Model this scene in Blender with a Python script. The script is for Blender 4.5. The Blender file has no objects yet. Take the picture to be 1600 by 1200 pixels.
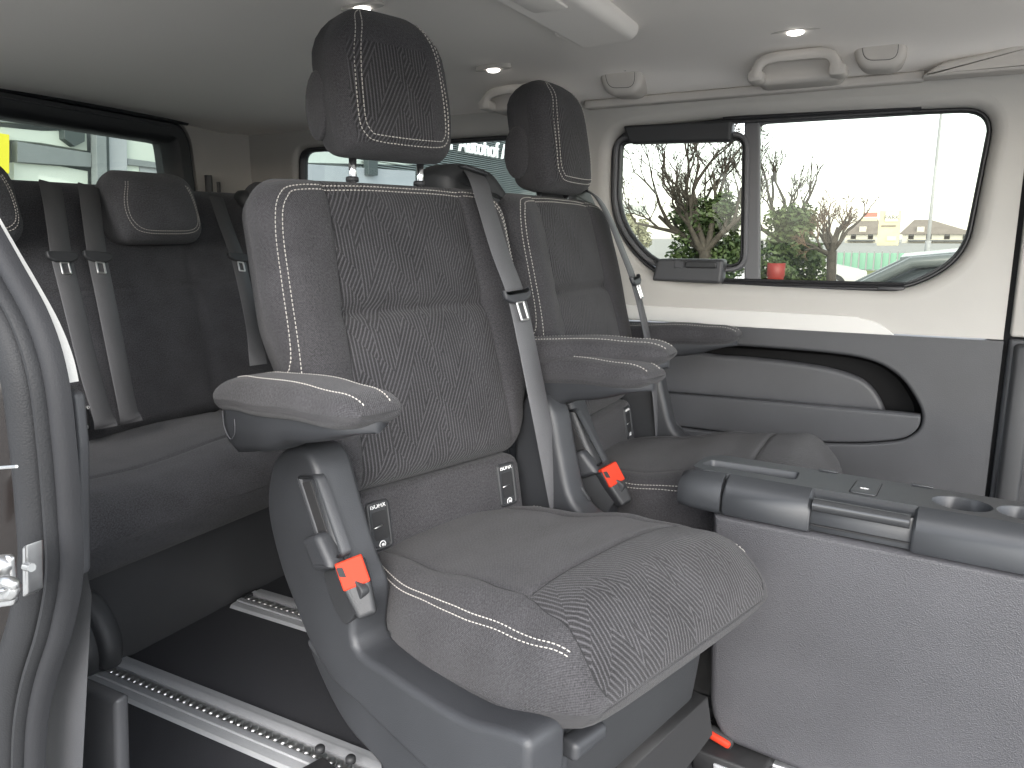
import bpy, bmesh, math, random
from math import radians as R_, sin, cos, pi, sqrt, exp
from mathutils import Vector as V, Matrix
random.seed(7)
S = bpy.context.scene
COL = S.collection

# ---------------------------------------------------------------- camera, sky, sun, exposure
CAM = V((0, 0, .92)); YAW = R_(28.1); PIT = R_(10.9); FPX = 1195.0
cd = bpy.data.cameras.new('camera'); cam = bpy.data.objects.new('camera', cd); COL.objects.link(cam)
cam.location = CAM; cam.rotation_euler = (pi/2 - PIT, 0, YAW)
cd.sensor_width = 36; cd.sensor_fit = 'HORIZONTAL'; cd.lens = FPX/1600*36
cd.clip_start = .02; cd.clip_end = 2000
S.camera = cam
w = bpy.data.worlds.new('World'); S.world = w; w.use_nodes = True
SUN_EL, SUN_AZ = 33, 152            # azimuth measured clockwise from +Y
nt = w.node_tree
sky = nt.nodes.new('ShaderNodeTexSky'); sky.sky_type = 'NISHITA'; sky.sun_disc = False
sky.sun_elevation = R_(SUN_EL); sky.sun_rotation = R_(SUN_AZ)
sky.air_density = 1.0; sky.dust_density = 1.2; sky.ozone_density = .6
hs = nt.nodes.new('ShaderNodeHueSaturation'); hs.inputs['Saturation'].default_value = .35      # thin overcast: a paler sky
nt.links.new(sky.outputs[0], hs.inputs['Color']); nt.links.new(hs.outputs[0], nt.nodes['Background'].inputs[0])
nt.nodes['Background'].inputs[1].default_value = .15
sd = bpy.data.lights.new('sun', 'SUN'); sd.energy = .5; sd.angle = R_(45); sd.color = (1, .96, .9)
sun = bpy.data.objects.new('sun', sd); COL.objects.link(sun)
az, el = R_(SUN_AZ), R_(SUN_EL)
sun.rotation_euler = V((sin(az)*cos(el), cos(az)*cos(el), sin(el))).to_track_quat('Z', 'Y').to_euler()
S.view_settings.view_transform = 'Standard'; S.view_settings.look = 'None'
S.view_settings.exposure = 2.58; S.view_settings.gamma = 1
S.cycles.max_bounces = 10; S.cycles.diffuse_bounces = 6; S.cycles.transparent_max_bounces = 16
S.cycles.caustics_reflective = False; S.cycles.caustics_refractive = False

FH = V((-sin(YAW), cos(YAW), 0)); RT = V((cos(YAW), sin(YAW), 0))
FWD = FH*cos(PIT) - V((0, 0, 1))*sin(PIT); UPV = RT.cross(FWD)
def at(px, py, axis, val):
    "photo pixel -> point on the world plane  axis = val"
    d = FWD + RT*((px-800)/FPX) - UPV*((py-600)/FPX)
    return CAM + d*((val-CAM[axis])/d[axis])

# ---------------------------------------------------------------- tags, objects
def tag(o, label=None, cat=None, group=None, kind=None):
    if label: o['label'] = label
    if cat: o['category'] = cat
    if group: o['group'] = group
    if kind: o['kind'] = kind
    return o
def empty(name, loc=(0, 0, 0), rz=0, **k):
    o = bpy.data.objects.new(name, None); COL.objects.link(o); o.location = loc; o.rotation_euler = (0, 0, rz)
    o.empty_display_size = .05
    return tag(o, **k)
def mk(name, verts, faces, mat, parent=None, smooth=True, uv=None, mi=None, fix=True, **k):
    me = bpy.data.meshes.new(name)
    me.from_pydata([tuple(v) for v in verts], [], faces)
    for m in (mat if isinstance(mat, (list, tuple)) else [mat]): me.materials.append(m)
    if uv:
        ul = me.uv_layers.new(name='UVMap')
        for p in me.polygons:
            for li in p.loop_indices: ul.data[li].uv = uv[me.loops[li].vertex_index]
    if mi:
        for p, m in zip(me.polygons, mi): p.material_index = m
    if fix:
        bm = bmesh.new(); bm.from_mesh(me); bmesh.ops.recalc_face_normals(bm, faces=bm.faces); bm.to_mesh(me); bm.free()
    if smooth: me.shade_smooth()
    o = bpy.data.objects.new(name, me); COL.objects.link(o)
    if parent: o.parent = parent
    return tag(o, **k)
def copy_tree(o, parent=None):
    c = o.copy(); COL.objects.link(c)
    if parent: c.parent = parent
    for ch in list(o.children): copy_tree(ch, c)
    return c

class MB:
    "collects simple solids into one mesh"
    def __init__(s): s.v = []; s.f = []
    def add(s, vs, fs):
        n = len(s.v); s.v += [V(v) for v in vs]; s.f += [[i+n for i in f] for f in fs]
    def box(s, c, d, rot=None, r=0):
        "box, centre c, size d, optional rotation matrix and chamfer r"
        c = V(c); hx, hy, hz = d[0]/2, d[1]/2, d[2]/2
        bm = bmesh.new(); bmesh.ops.create_cube(bm, size=1)
        for v in bm.verts: v.co = V((v.co.x*d[0], v.co.y*d[1], v.co.z*d[2]))
        if r: bmesh.ops.bevel(bm, geom=bm.edges[:], offset=min(r, hx*.98, hy*.98, hz*.98), segments=2 if r < .012 else 4, profile=.5, affect='EDGES')
        bm.verts.index_update()
        s.add([c + (rot @ v.co if rot else v.co) for v in bm.verts], [[v.index for v in f.verts] for f in bm.faces]); bm.free()
    def tube(s, pts, r, n=8, cap=True):
        pts = [V(p) for p in pts]; rs = r if isinstance(r, (list, tuple)) else [r]*len(pts); vs = []; fs = []
        prev = None
        for i, p in enumerate(pts):
            t = (pts[min(i+1, len(pts)-1)] - pts[max(i-1, 0)])
            if t.length < 1e-9: t = V((0, 0, 1))
            t.normalize()
            if prev is None:
                a = t.orthogonal().normalized()
            else:
                a = (prev - t*prev.dot(t))
                a = a.normalized() if a.length > 1e-6 else t.orthogonal().normalized()
            prev = a; b = t.cross(a)
            for k in range(n): vs.append(p + (a*cos(2*pi*k/n) + b*sin(2*pi*k/n))*rs[i])
        for i in range(len(pts)-1):
            for k in range(n): fs.append([i*n+k, i*n+(k+1) % n, (i+1)*n+(k+1) % n, (i+1)*n+k])
        if cap: fs += [list(range(n))[::-1], [(len(pts)-1)*n+k for k in range(n)]]
        s.add(vs, fs)
    def rings(s, rings, cap=True, close=True):
        n = len(rings[0]); vs = [v for r in rings for v in r]; fs = []
        for i in range(len(rings)-1):
            for k in range(n if close else n-1): fs.append([i*n+k, i*n+(k+1) % n, (i+1)*n+(k+1) % n, (i+1)*n+k])
        if cap: fs += [list(range(n))[::-1], [(len(rings)-1)*n+k for k in range(n)]]
        s.add(vs, fs)
    def build(s, name, mat, parent=None, smooth=True, **k):
        return mk(name, s.v, s.f, mat, parent, smooth, **k)
def sharp(o, ang=35):
    "smooth shading but crisp above the angle"
    me = o.data; bm = bmesh.new(); bm.from_mesh(me)
    for e in bm.edges:
        if len(e.link_faces) == 2 and e.calc_face_angle(0) > R_(ang): e.smooth = False
    bm.to_mesh(me); bm.free(); return o

def catmull(pts, n=8, closed=False):
    pts = [V(p) for p in pts]; out = []; m = len(pts)
    for i in range(m if closed else m-1):
        if closed: p = [pts[(i+k-1) % m] for k in range(4)]
        else: p = [pts[max(i-1, 0)], pts[i], pts[i+1], pts[min(i+2, m-1)]]
        for j in range(n):
            t = j/n
            out.append(.5*((2*p[1]) + (p[2]-p[0])*t + (2*p[0]-5*p[1]+4*p[2]-p[3])*t*t + (3*p[1]-p[0]-3*p[2]+p[3])*t**3))
    if not closed: out.append(pts[-1])
    return out
def round_poly(pts, r, n=6):
    "2-D polygon with corners rounded by radius r (number or list)"
    out = []; m = len(pts)
    for i in range(m):
        p = V(pts[i]).to_2d() if len(pts[i]) > 2 else V(pts[i]); a = V(pts[i-1]); b = V(pts[(i+1) % m])
        rr = r[i] if isinstance(r, (list, tuple)) else r
        u, v_ = (a-p), (b-p); rr = min(rr, u.length*.48, v_.length*.48); u.normalize(); v_.normalize()
        for k in range(n+1):
            t = k/n; q0 = p+u*rr; q1 = p+v_*rr
            out.append((1-t)**2*q0 + 2*t*(1-t)*p + t*t*q1)
    return out
def offset2(pts, d):
    m = len(pts); A = sum(pts[i].x*pts[(i+1) % m].y - pts[(i+1) % m].x*pts[i].y for i in range(m)); sg = 1 if A > 0 else -1
    out = []
    for i in range(m):
        t = (pts[(i+1) % m]-pts[i-1])
        if t.length < 1e-9: out.append(pts[i].copy()); continue
        t.normalize(); out.append(pts[i] + V((t.y, -t.x))*sg*d)
    return out
offset_raw = offset2
def slab(mb, pts, to3, h0, h1, r=.006, seg=3):
    "thick plate with rounded rims; to3(p, q, h)"
    def offset2(p, d):
        "inset whose folded-over edges are collapsed"
        if d == 0: return [q.copy() for q in p]
        o = offset_raw(p, d); m = len(p)
        for it in range(60):
            bad = [i for i in range(m) if (o[(i+1) % m]-o[i]).dot(p[(i+1) % m]-p[i]) < -1e-12]
            if not bad: break
            for i in bad: mid = (o[i]+o[(i+1) % m])/2; o[i] = mid; o[(i+1) % m] = mid.copy()
        return o
    pts = [V((p[0], p[1])) for p in pts]; rings = []
    cap = offset2(pts, -r*1.25)
    rings.append([to3(q.x, q.y, h0) for q in cap])
    for k in range(seg+1):
        a = pi/2*k/seg; rings.append([to3(q.x, q.y, h0 + r*(1-cos(a))) for q in offset2(pts, -r*(1-sin(a)))])
    for k in range(seg+1):
        a = pi/2*(1-k/seg); rings.append([to3(q.x, q.y, h1 - r*(1-cos(a))) for q in offset2(pts, -r*(1-sin(a)))])
    rings.append([to3(q.x, q.y, h1) for q in cap])
    mb.rings(rings)

# ---------------------------------------------------------------- materials
def new_mat(name, col, rough=.6, metal=0, spec=.5):
    m = bpy.data.materials.new(name); m.use_nodes = True
    b = m.node_tree.nodes['Principled BSDF']; b.inputs['Base Color'].default_value = (*col, 1)
    b.inputs['Roughness'].default_value = rough; b.inputs['Metallic'].default_value = metal
    b.inputs['Specular IOR Level'].default_value = spec
    return m
class NB:
    def __init__(s, m): s.t = m.node_tree; s.b = s.t.nodes['Principled BSDF']
    def n(s, typ, **k):
        x = s.t.nodes.new(typ)
        for a, v in k.items(): setattr(x, a, v)
        return x
    def l(s, a, b): s.t.links.new(a, b)
    def m(s, op, a, b=None, c=None):
        x = s.t.nodes.new('ShaderNodeMath'); x.operation = op
        for i, q in enumerate((a, b, c)):
            if q is None: continue
            if isinstance(q, (int, float)): x.inputs[i].default_value = q
            else: s.l(q, x.inputs[i])
        return x.outputs[0]
    def noise(s, vec, scale, detail=3, rough=.5):
        x = s.n('ShaderNodeTexNoise'); x.inputs['Scale'].default_value = scale; x.inputs['Detail'].default_value = detail; x.inputs['Roughness'].default_value = rough
        if vec is not None: s.l(vec, x.inputs['Vector'])
        return x.outputs['Fac']
    def col(s, fac, c0, c1, lo=0, hi=1):
        x = s.n('ShaderNodeMapRange'); x.inputs[1].default_value = lo; x.inputs[2].default_value = hi; s.l(fac, x.inputs[0])
        y = s.n('ShaderNodeMix'); y.data_type = 'RGBA'; y.inputs[6].default_value = (*c0, 1); y.inputs[7].default_value = (*c1, 1)
        s.l(x.outputs[0], y.inputs[0]); return y.outputs[2]
    def bump(s, h, strength, dist):
        x = s.n('ShaderNodeBump'); x.inputs['Strength'].default_value = strength; x.inputs['Distance'].default_value = dist
        s.l(h, x.inputs['Height']); s.l(x.outputs[0], s.b.inputs['Normal'])
def sc(c, k): return tuple(x*k for x in c)
def plastic(name, col, rough=.5, grain=900, amp=.0004, var=.12):
    m = new_mat(name, col, rough); q = NB(m); tc = q.n('ShaderNodeTexCoord').outputs['Object']
    n1 = q.noise(tc, 6, 4); q.l(q.col(n1, sc(col, 1-var), sc(col, 1+var), .3, .7), q.b.inputs['Base Color'])
    vo = q.n('ShaderNodeTexVoronoi'); vo.inputs['Scale'].default_value = grain; q.l(tc, vo.inputs['Vector'])
    q.bump(vo.outputs['Distance'], .5, amp)
    rr = q.n('ShaderNodeMapRange'); q.l(n1, rr.inputs[0]); rr.inputs[3].default_value = rough*.85; rr.inputs[4].default_value = min(1, rough*1.15); q.l(rr.outputs[0], q.b.inputs['Roughness'])
    return m
def fabric(name, col, pattern=False, weave=.0031):
    m = new_mat(name, col, .88, spec=.25); q = NB(m)
    uv = q.n('ShaderNodeUVMap').outputs[0]
    sp = q.n('ShaderNodeSeparateXYZ'); q.l(uv, sp.inputs[0]); x, y = sp.outputs[0], sp.outputs[1]
    k = 2*pi/weave
    wv = q.m('MULTIPLY', q.m('SINE', q.m('MULTIPLY', x, k)), q.m('SINE', q.m('MULTIPLY', y, k)))      # -1..1 basket weave
    nz = q.noise(uv, 330, 3, .75); big = q.noise(uv, 14, 4)
    h = q.m('ADD', q.m('MULTIPLY', wv, .35), nz)
    if pattern:
        # fields of fine ribs: upright ribs and slanting ribs meeting along zigzags
        tri = q.m('PINGPONG', q.m('ADD', x, q.m('MULTIPLY', y, .15)), .052)
        ph = q.m('FRACT', q.m('ADD', q.m('MULTIPLY', q.m('ADD', y, q.m('MULTIPLY', tri, 1.7)), 8.2), q.m('MULTIPLY', q.m('FLOOR', q.m('MULTIPLY', x, 9.6)), .37)))
        sel = q.m('GREATER_THAN', ph, .52)
        up = q.m('SINE', q.m('MULTIPLY', x, 2*pi/.0058))
        dg = q.m('SINE', q.m('MULTIPLY', q.m('ADD', q.m('MULTIPLY', x, .86), q.m('MULTIPLY', y, -.5)), 2*pi/.0062))
        rib = q.m('ADD', q.m('MULTIPLY', up, q.m('SUBTRACT', 1, sel)), q.m('MULTIPLY', dg, sel))
        ribp = q.m('POWER', q.m('ADD', q.m('MULTIPLY', rib, .5), .5), 2.5)
        ribp = q.m('MULTIPLY', ribp, q.m('ADD', .45, nz))
        h = q.m('ADD', h, q.m('MULTIPLY', ribp, 1.1))
        c = q.m('ADD', q.m('MULTIPLY', ribp, .66), q.m('ADD', q.m('MULTIPLY', nz, .45), q.m('MULTIPLY', wv, .12)))
    else:
        c = q.m('ADD', q.m('MULTIPLY', wv, .20), q.m('ADD', q.m('MULTIPLY', nz, 1.5), -.27))
    c = q.m('ADD', c, q.m('MULTIPLY', q.m('SUBTRACT', big, .5), .35))
    q.l(q.col(c, sc(col, .30), sc(col, 2.0), .12, 1.0), q.b.inputs['Base Color'])
    q.b.inputs['Sheen Weight'].default_value = .08; q.b.inputs['Sheen Roughness'].default_value = .5
    q.bump(h, .8, .0008)
    return m
def glass(name, tint, gloss=.06):
    m = bpy.data.materials.new(name); m.use_nodes = True; t = m.node_tree; t.nodes.clear()
    o = t.nodes.new('ShaderNodeOutputMaterial'); a = t.nodes.new('ShaderNodeBsdfTransparent'); a.inputs[0].default_value = (*tint, 1)
    g = t.nodes.new('ShaderNodeBsdfGlossy'); g.inputs['Roughness'].default_value = .02; g.inputs[0].default_value = (.9, .95, .92, 1)
    mx = t.nodes.new('ShaderNodeMixShader'); f = t.nodes.new('ShaderNodeFresnel'); f.inputs[0].default_value = 1.3
    t.links.new(f.outputs[0], mx.inputs[0]); t.links.new(a.outputs[0], mx.inputs[1]); t.links.new(g.outputs[0], mx.inputs[2]); t.links.new(mx.outputs[0], o.inputs[0])
    return m
def noisy(name, c0, c1, scale, rough=.8, bump=0, bd=.01, metal=0, stretch=None):
    m = new_mat(name, c0, rough, metal); q = NB(m); tc = q.n('ShaderNodeTexCoord').outputs['Object']
    if stretch:
        mp = q.n('ShaderNodeMapping'); mp.inputs['Scale'].default_value = stretch; q.l(tc, mp.inputs[0]); tc = mp.outputs[0]
    n = q.noise(tc, scale, 5, .6); q.l(q.col(n, c0, c1, .3, .7), q.b.inputs['Base Color'])
    if bump: q.bump(n, bump, bd)
    return m
FAB = (.0360, .0350, .0378)
M = {}
M['plain'] = fabric('seat fabric plain', FAB)
M['patt'] = fabric('seat fabric ribbed', FAB, True)
M['bench'] = fabric('bench fabric', (.052, .052, .057))
M['plastic'] = plastic('slate plastic', (.029, .0305, .034), .5)
M['dplastic'] = plastic('black plastic', (.022, .023, .025), .55)
M['console'] = plastic('console plastic', (.030, .032, .0355), .42, 1400, .0002)
M['panel'] = plastic('grained panel', (.050, .050, .0555), .5, 560, .0016)
M['lower'] = plastic('lower trim plastic', (.048, .049, .053), .5, 700, .0004)
M['pocket'] = plastic('pocket plastic', (.055, .056, .061), .5, 700, .0004)
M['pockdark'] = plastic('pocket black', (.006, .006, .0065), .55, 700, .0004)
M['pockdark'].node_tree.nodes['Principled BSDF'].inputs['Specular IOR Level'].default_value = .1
M['cream'] = plastic('pale wall trim', (.42, .405, .38), .62, 600, .0003, .03)
M['creamlight'] = plastic('pale strip trim', (.58, .57, .545), .5, 600, .0002, .03)
M['ceil'] = noisy('headliner', (.79, .75, .705), (.83, .79, .745), 700, .95, .25, .0008)
M['grip'] = plastic('warm grey grip plastic', (.50, .47, .435), .55, 800, .0003, .03)
M['slotdark'] = new_mat('recess black', (.012, .012, .013), .8)
M['rubber'] = plastic('rubber seal', (.018, .0185, .020), .55, 500, .0004)
M['rubber'].node_tree.nodes['Principled BSDF'].inputs['Specular IOR Level'].default_value = .18
M['jambtrim'] = plastic('jamb trim plastic', (.019, .0195, .0215), .6, 700, .0003); M['jambtrim'].node_tree.nodes['Principled BSDF'].inputs['Specular IOR Level'].default_value = .2
M['blackrub'] = new_mat('black window rubber', (.02, .02, .022), .45)
M['greyrub'] = new_mat('grey window divider', (.10, .10, .105), .5)
M['chrome'] = new_mat('chrome', (.75, .76, .77), .12, 1)
M['steel'] = noisy('brushed steel', (.5, .5, .5), (.62, .62, .61), 60, .35, .1, .001, 1)
M['alu'] = noisy('rail aluminium', (.42, .43, .45), (.55, .56, .58), 40, .40, .15, .0005, .35, (2, 60, 60))
M['paint'] = noisy('dark body paint', (.010, .008, .0075), (.016, .013, .012), 5, .16)
M['seam'] = new_mat('dark seam', (.010, .010, .011), .9)
M['thread'] = new_mat('pale thread', (.34, .325, .30), .7)
M['belt'] = noisy('belt webbing', (.062, .062, .066), (.09, .09, .095), 900, .6, .4, .0004)
M['beltshade'] = noisy('shaded belt webbing', (.035, .035, .037), (.05, .05, .052), 900, .6, .4, .0004)  # same webbing; shade above the bench belt tongues put into a darker colour
M['red'] = new_mat('red button', (.42, .032, .014), .6, 0, .15)
M['white'] = new_mat('white print', (.75, .75, .75), .6)
M['carpet'] = noisy('floor carpet', (.018, .019, .023), (.034, .035, .041), 500, .95, .6, .002)
M['black'] = noisy('black base', (.010, .010, .011), (.02, .02, .021), 40, .6)
M['glass'] = glass('dimmed warm pane', (.43, .44, .385)); M['tint'] = glass('tinted pane', (.35, .385, .35)); M['tint2'] = glass('tinted quarter pane', (.36, .40, .385))  # side panes darkened and warmed to tone down the bright view and sky
lm = bpy.data.materials.new('lamp glow'); lm.use_nodes = True; b_ = lm.node_tree.nodes['Principled BSDF']; b_.inputs['Emission Color'].default_value = (1, .97, .92, 1); b_.inputs['Emission Strength'].default_value = 1.3; M['lamp'] = lm

# ---------------------------------------------------------------- upholstery
class Pillow:
    "a stuffed form lofted along v; ring(v) -> dict(o,U,N,a,bf,bb,n,s)   front height = N side"
    def __init__(s, ring, disp=None): s.ring = ring; s.disp = disp or (lambda y, v, q: 0)
    def xf(s, y, v, q): 
        f = max(0, 1-min(1, abs(y)/q['a'])**q['n'])**(1/q['n'])
        return q['bf']*f + s.disp(y, v, q)*f**.5
    def at(s, y, v):
        q = s.ring(v); return q['o'] + q['U']*y + q['N']*s.xf(y, v, q)
    def nrm(s, y, v, e=.002):
        du = s.at(y+e, v)-s.at(y-e, v); dv = s.at(y, v+e)-s.at(y, v-e); n = du.cross(dv); q = s.ring(v)
        if n.length < 1e-12: return q['N']
        n.normalize(); return n if n.dot(q['N']) > -.2 else -n
    def ys(s, q, ko=9, km=16):
        a, sm = q['a'], q['s']
        if sm is None or sm > a-.012:
            return [-a*cos(pi*i/(2*ko+km+8)) for i in range(2*ko+km+9)]
        right = [sm-.009, sm-.003, sm, sm+.003, sm+.009] + [sm+.009+(a-sm-.009)*sin(pi/2*i/ko) for i in range(1, ko+1)]
        mid = [-(sm-.009)+2*(sm-.009)*i/km for i in range(1, km)]
        return [-y for y in right[::-1]] + mid + right
    def build(s, name, vs, mats, parent, pat=None, ko=9, km=16, kb=14, **k):
        verts = []; uv = []; n = None; rows = []; vcum = 0; last = None
        for v in vs:
            q = s.ring(v); ys = s.ys(q, ko, km); pts = [(y, s.xf(y, v, q)) for y in ys]
            nf = len(pts)
            for i in range(1, kb):
                y = q['a']*cos(pi*i/kb); pts.append((y, -q['bb']*max(0, 1-abs(y/q['a'])**q['n'])**(1/q['n'])))
            arc = [0]
            for i in range(1, len(pts)): arc.append(arc[-1]+sqrt((pts[i][0]-pts[i-1][0])**2+(pts[i][1]-pts[i-1][1])**2))
            mid = arc[nf//2]
            c0 = q['o']+q['N']*s.xf(0, v, q)
            if last is not None: vcum += (c0-last).length
            last = c0
            for (y, x), u in zip(pts, arc): verts.append(q['o']+q['U']*y+q['N']*x); uv.append((u-mid, vcum))
            n = len(pts)
        faces = []; mi = []
        il = ko+2; ir = nf-1-ko-2
        for i in range(len(vs)-1):
            for j in range(n):
                faces.append([i*n+j, i*n+(j+1) % n, (i+1)*n+(j+1) % n, (i+1)*n+j])
                vm = (vs[i]+vs[i+1])/2
                mi.append(1 if pat and pat(j, il, ir, vm) else 0)
        faces += [list(range(n))[::-1], [(len(vs)-1)*n+j for j in range(n)]]; mi += [0, 0]
        return mk(name, verts, faces, mats, parent, True, uv, mi, fix=True, **k)
def bell(x, w): return exp(-(x/w)**2)
def sstep(a, b, x):
    t = min(1, max(0, (x-a)/(b-a))); return t*t*(3-2*t)
def lerp_tab(tab, v):
    if v <= tab[0][0]: return tab[0][1]
    for (a, x), (b, y) in zip(tab, tab[1:]):
        if v <= b: t = (v-a)/(b-a); t = t*t*(3-2*t); return x+(y-x)*t
    return tab[-1][1]
def frange(a, b, n): return [a+(b-a)*i/n for i in range(n+1)]
def vlist(L, r0, r1, n, extra=()):
    "v samples with dense rounded ends and extra lines"
    vs = [r0*(1-cos(pi/2*i/7)) for i in range(7)] + frange(r0, L-r1, n) + [L-r1*(1-sin(pi/2*i/7)) for i in range(1, 8)]
    vs[0] = 1e-4; vs[-1] = L-1e-4
    for e in extra: vs += [e-.014, e-.008, e-.003, e, e+.003, e+.008, e+.014]
    vs = sorted(vs); out = [vs[0]]
    for v in vs[1:]:
        if v-out[-1] > .0012: out.append(v)
    return out
def endround(v, L, r0, r1):
    "0..1 factor of a quarter-circle end"
    f0 = 1 if v >= r0 else sqrt(max(0, 1-(1-v/r0)**2)); f1 = 1 if v <= L-r1 else sqrt(max(0, 1-(1-(L-v)/r1)**2))
    return max(.03, min(f0, f1)), f0, f1
def stitch(pts, nrms, parent, name='stitching', dash=.0046, gap=.0019, wd=.0015, ht=.0012, mat=None):
    "a row of thread dashes lying on a surface"
    mb = MB(); acc = 0; seg = []; pts = [V(p) for p in pts]
    L = [0]
    for a, b in zip(pts, pts[1:]): L.append(L[-1]+(b-a).length)
    def ev(d):
        for i in range(len(L)-1):
            if d <= L[i+1]:
                t = (d-L[i])/max(1e-9, L[i+1]-L[i]); return pts[i].lerp(pts[i+1], t), nrms[i].lerp(nrms[i+1], t)
        return pts[-1], nrms[-1]
    d = 0
    while d+dash < L[-1]:
        p0, n0 = ev(d); p1, n1 = ev(d+dash); t = (p1-p0).normalized(); sd_ = t.cross(n0).normalized()*wd/2
        u0 = n0*ht; o = n0*(-.0004)
        vs = [p0+o+sd_, p0+o-sd_, p1+o-sd_, p1+o+sd_, p0+t*.001+u0+sd_*.5, p0+t*.001+u0-sd_*.5, p1-t*.001+u0-sd_*.5, p1-t*.001+u0+sd_*.5]
        mb.add(vs, [[4, 5, 6, 7], [0, 1, 5, 4], [1, 2, 6, 5], [2, 3, 7, 6], [3, 0, 4, 7]]); d += dash+gap
    return mb.build(name, mat or M['thread'], parent, True, fix=False)
def pstitch(P, yv, parent, n=8, **k):
    c = catmull([(y, v, 0) for y, v in yv], n)
    return stitch([P.at(p.x, p.y) for p in c], [P.nrm(p.x, p.y) for p in c], parent, **k)
def ribbon(pts, wdir, width, name, mat, parent, n=10, th=.0016):
    c = catmull(pts, n); wl = wdir if isinstance(wdir, list) else [wdir]*len(pts)
    wc = catmull(wl, n); rings = []
    for i, p in enumerate(c):
        t = (c[min(i+1, len(c)-1)]-c[max(i-1, 0)]).normalized(); w_ = (wc[i]-t*wc[i].dot(t)).normalized(); nn = t.cross(w_)
        rings.append([p+w_*width/2, p+w_*width*.46+nn*th, p-w_*width*.46+nn*th, p-w_*width/2, p-w_*width*.46-nn*th, p+w_*width*.46-nn*th])
    mb = MB(); mb.rings(rings); o = mb.build(name, mat, parent, True); sharp(o, 50); return o, c, wc
def text_mesh(txt, size, mat, parent, name, mtx, ext=.0004, align='CENTER', **k):
    cu = bpy.data.curves.new(name, 'FONT'); cu.body = txt; cu.size = size; cu.extrude = ext; cu.align_x = align; cu.align_y = 'CENTER'
    o = bpy.data.objects.new(name, cu); COL.objects.link(o)
    me = bpy.data.meshes.new_from_object(o.evaluated_get(bpy.context.evaluated_depsgraph_get()))
    bpy.data.objects.remove(o); bpy.data.curves.remove(cu)
    me.name = name; me.materials.clear(); me.materials.append(mat); me.transform(mtx)
    o = bpy.data.objects.new(name, me); COL.objects.link(o); o.parent = parent
    return tag(o, **k)
def frame_mtx(o, x, y):
    x = V(x).normalized(); y = V(y); y = (y-x*x.dot(y)).normalized(); z = x.cross(y); o = V(o)
    return Matrix(((x.x, y.x, z.x, o.x), (x.y, y.y, z.y, o.y), (x.z, y.z, z.z, o.z), (0, 0, 0, 1)))

# ================================================================= THE CABIN
from mathutils.geometry import tessellate_polygon
WY, XR, XF, NY = 2.05, -2.15, 1.3, .40        # far wall, rear end, front end, near wall
def plate(outer, holes, to3, mb, h=0):
    "flat face with holes"
    loops = [[V((p[0], p[1], 0)) for p in l] for l in [outer]+holes]; flat = [p for l in loops for p in l]
    tris = tessellate_polygon(loops); mb.add([to3(p.x, p.y, h) for p in flat], [list(t) for t in tris])
def wall3(x, z, h): return V((x, WY+h, z))
def px_xz(l, y=WY): return [(p.x, p.z) for p in (at(a, b, 1, y) for a, b in l)]
def px_yz(l, x): return [(p.y, p.z) for p in (at(a, b, 0, x) for a, b in l)]
def frame_ring(mb, outer, wdt, to3, h0, h1, r=.003):
    "flat ring of width wdt inside an outline, from depth h0 (front) to h1"
    inn = offset2(outer, -wdt); o2 = offset2(outer, -r); i2 = offset2(outer, -wdt+r)
    R = [[to3(p.x, p.y, h) for p in l] for l, h in ((outer, h1), (outer, h0+r), (o2, h0), (i2, h0), (inn, h0+r), (inn, h1))]
    mb.rings(R, cap=False); return inn

# floor
mb = MB(); mb.add([(XR-.1, NY, 0), (XF, NY, 0), (XF, WY, 0), (XR-.1, WY, 0), (XR-.1, NY, -.03), (XF, NY, -.03), (XF, WY, -.03), (XR-.1, WY, -.03)], [[0, 1, 2, 3], [7, 6, 5, 4], [0, 4, 5, 1], [1, 5, 6, 2], [2, 6, 7, 3], [3, 7, 4, 0]])
mb.build('floor', M['carpet'], None, False, kind='structure')
# ceiling
prof = catmull([(.36, 1.215, 0), (.42, 1.275, 0), (.55, 1.335, 0), (.9, 1.366, 0), (1.3, 1.372, 0), (1.7, 1.362, 0), (1.87, 1.347, 0), (1.955, 1.325, 0), (2.01, 1.292, 0), (2.052, 1.279, 0)], 5)
def ceil_z(x, y):
    b = lerp_tab([(p.x, p.y) for p in prof], y); return b - .085*sstep(-1.3, -2.15, x)*sstep(1.279, 1.34, b) if x < -1.3 else b
xs = frange(XR, XF, 46); mb = MB(); n = len(prof)
mb.add([(x, p.x, p.y-.08*sstep(.9, 1.75, -x-.4)*sstep(1.26, 1.36, p.y)) for x in xs for p in prof], [[i*n+j, i*n+j+1, (i+1)*n+j+1, (i+1)*n+j] for i in range(46) for j in range(n-1)])
mb.build('ceiling', M['ceil'], None, True, kind='structure')
mb = MB(); mb.box(((XR+XF)/2, 1.22, 1.46), (XF-XR+.2, 1.9, .03)); mb.build('roof_skin', M['paint'], None, False, kind='structure')

# far wall: pale upper trim with two window openings
hole1 = round_poly(px_xz([(951, 205), (948, 352), (1018, 437), (1417, 457), (1512, 404), (1560, 163), (1144, 181)]), [.07, .12, .10, .10, .14, .07, .02], 7)
hole2 = round_poly(px_xz([(461, 231), (905, 203), (905, 395), (461, 400)]), .05, 7)
SEAM = .690
mb = MB()
lip1, lip2 = offset2(hole1, .030), offset2(hole2, .016)
plate([(XR, SEAM), (.172, SEAM), (.172, 1.30), (XR, 1.30)], [lip1, lip2], wall3, mb)
def lip(mb, l0, l1, d):
    rings = []
    for k in range(8):
        t = k/7; rings.append([wall3(a.x+(b.x-a.x)*sin(t*pi/2), a.y+(b.y-a.y)*sin(t*pi/2), d*(1-cos(t*pi/2))) for a, b in zip(l0, l1)])
    rings.append([wall3(p.x, p.y, d+.03) for p in l1]); mb.rings(rings, cap=False)
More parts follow.
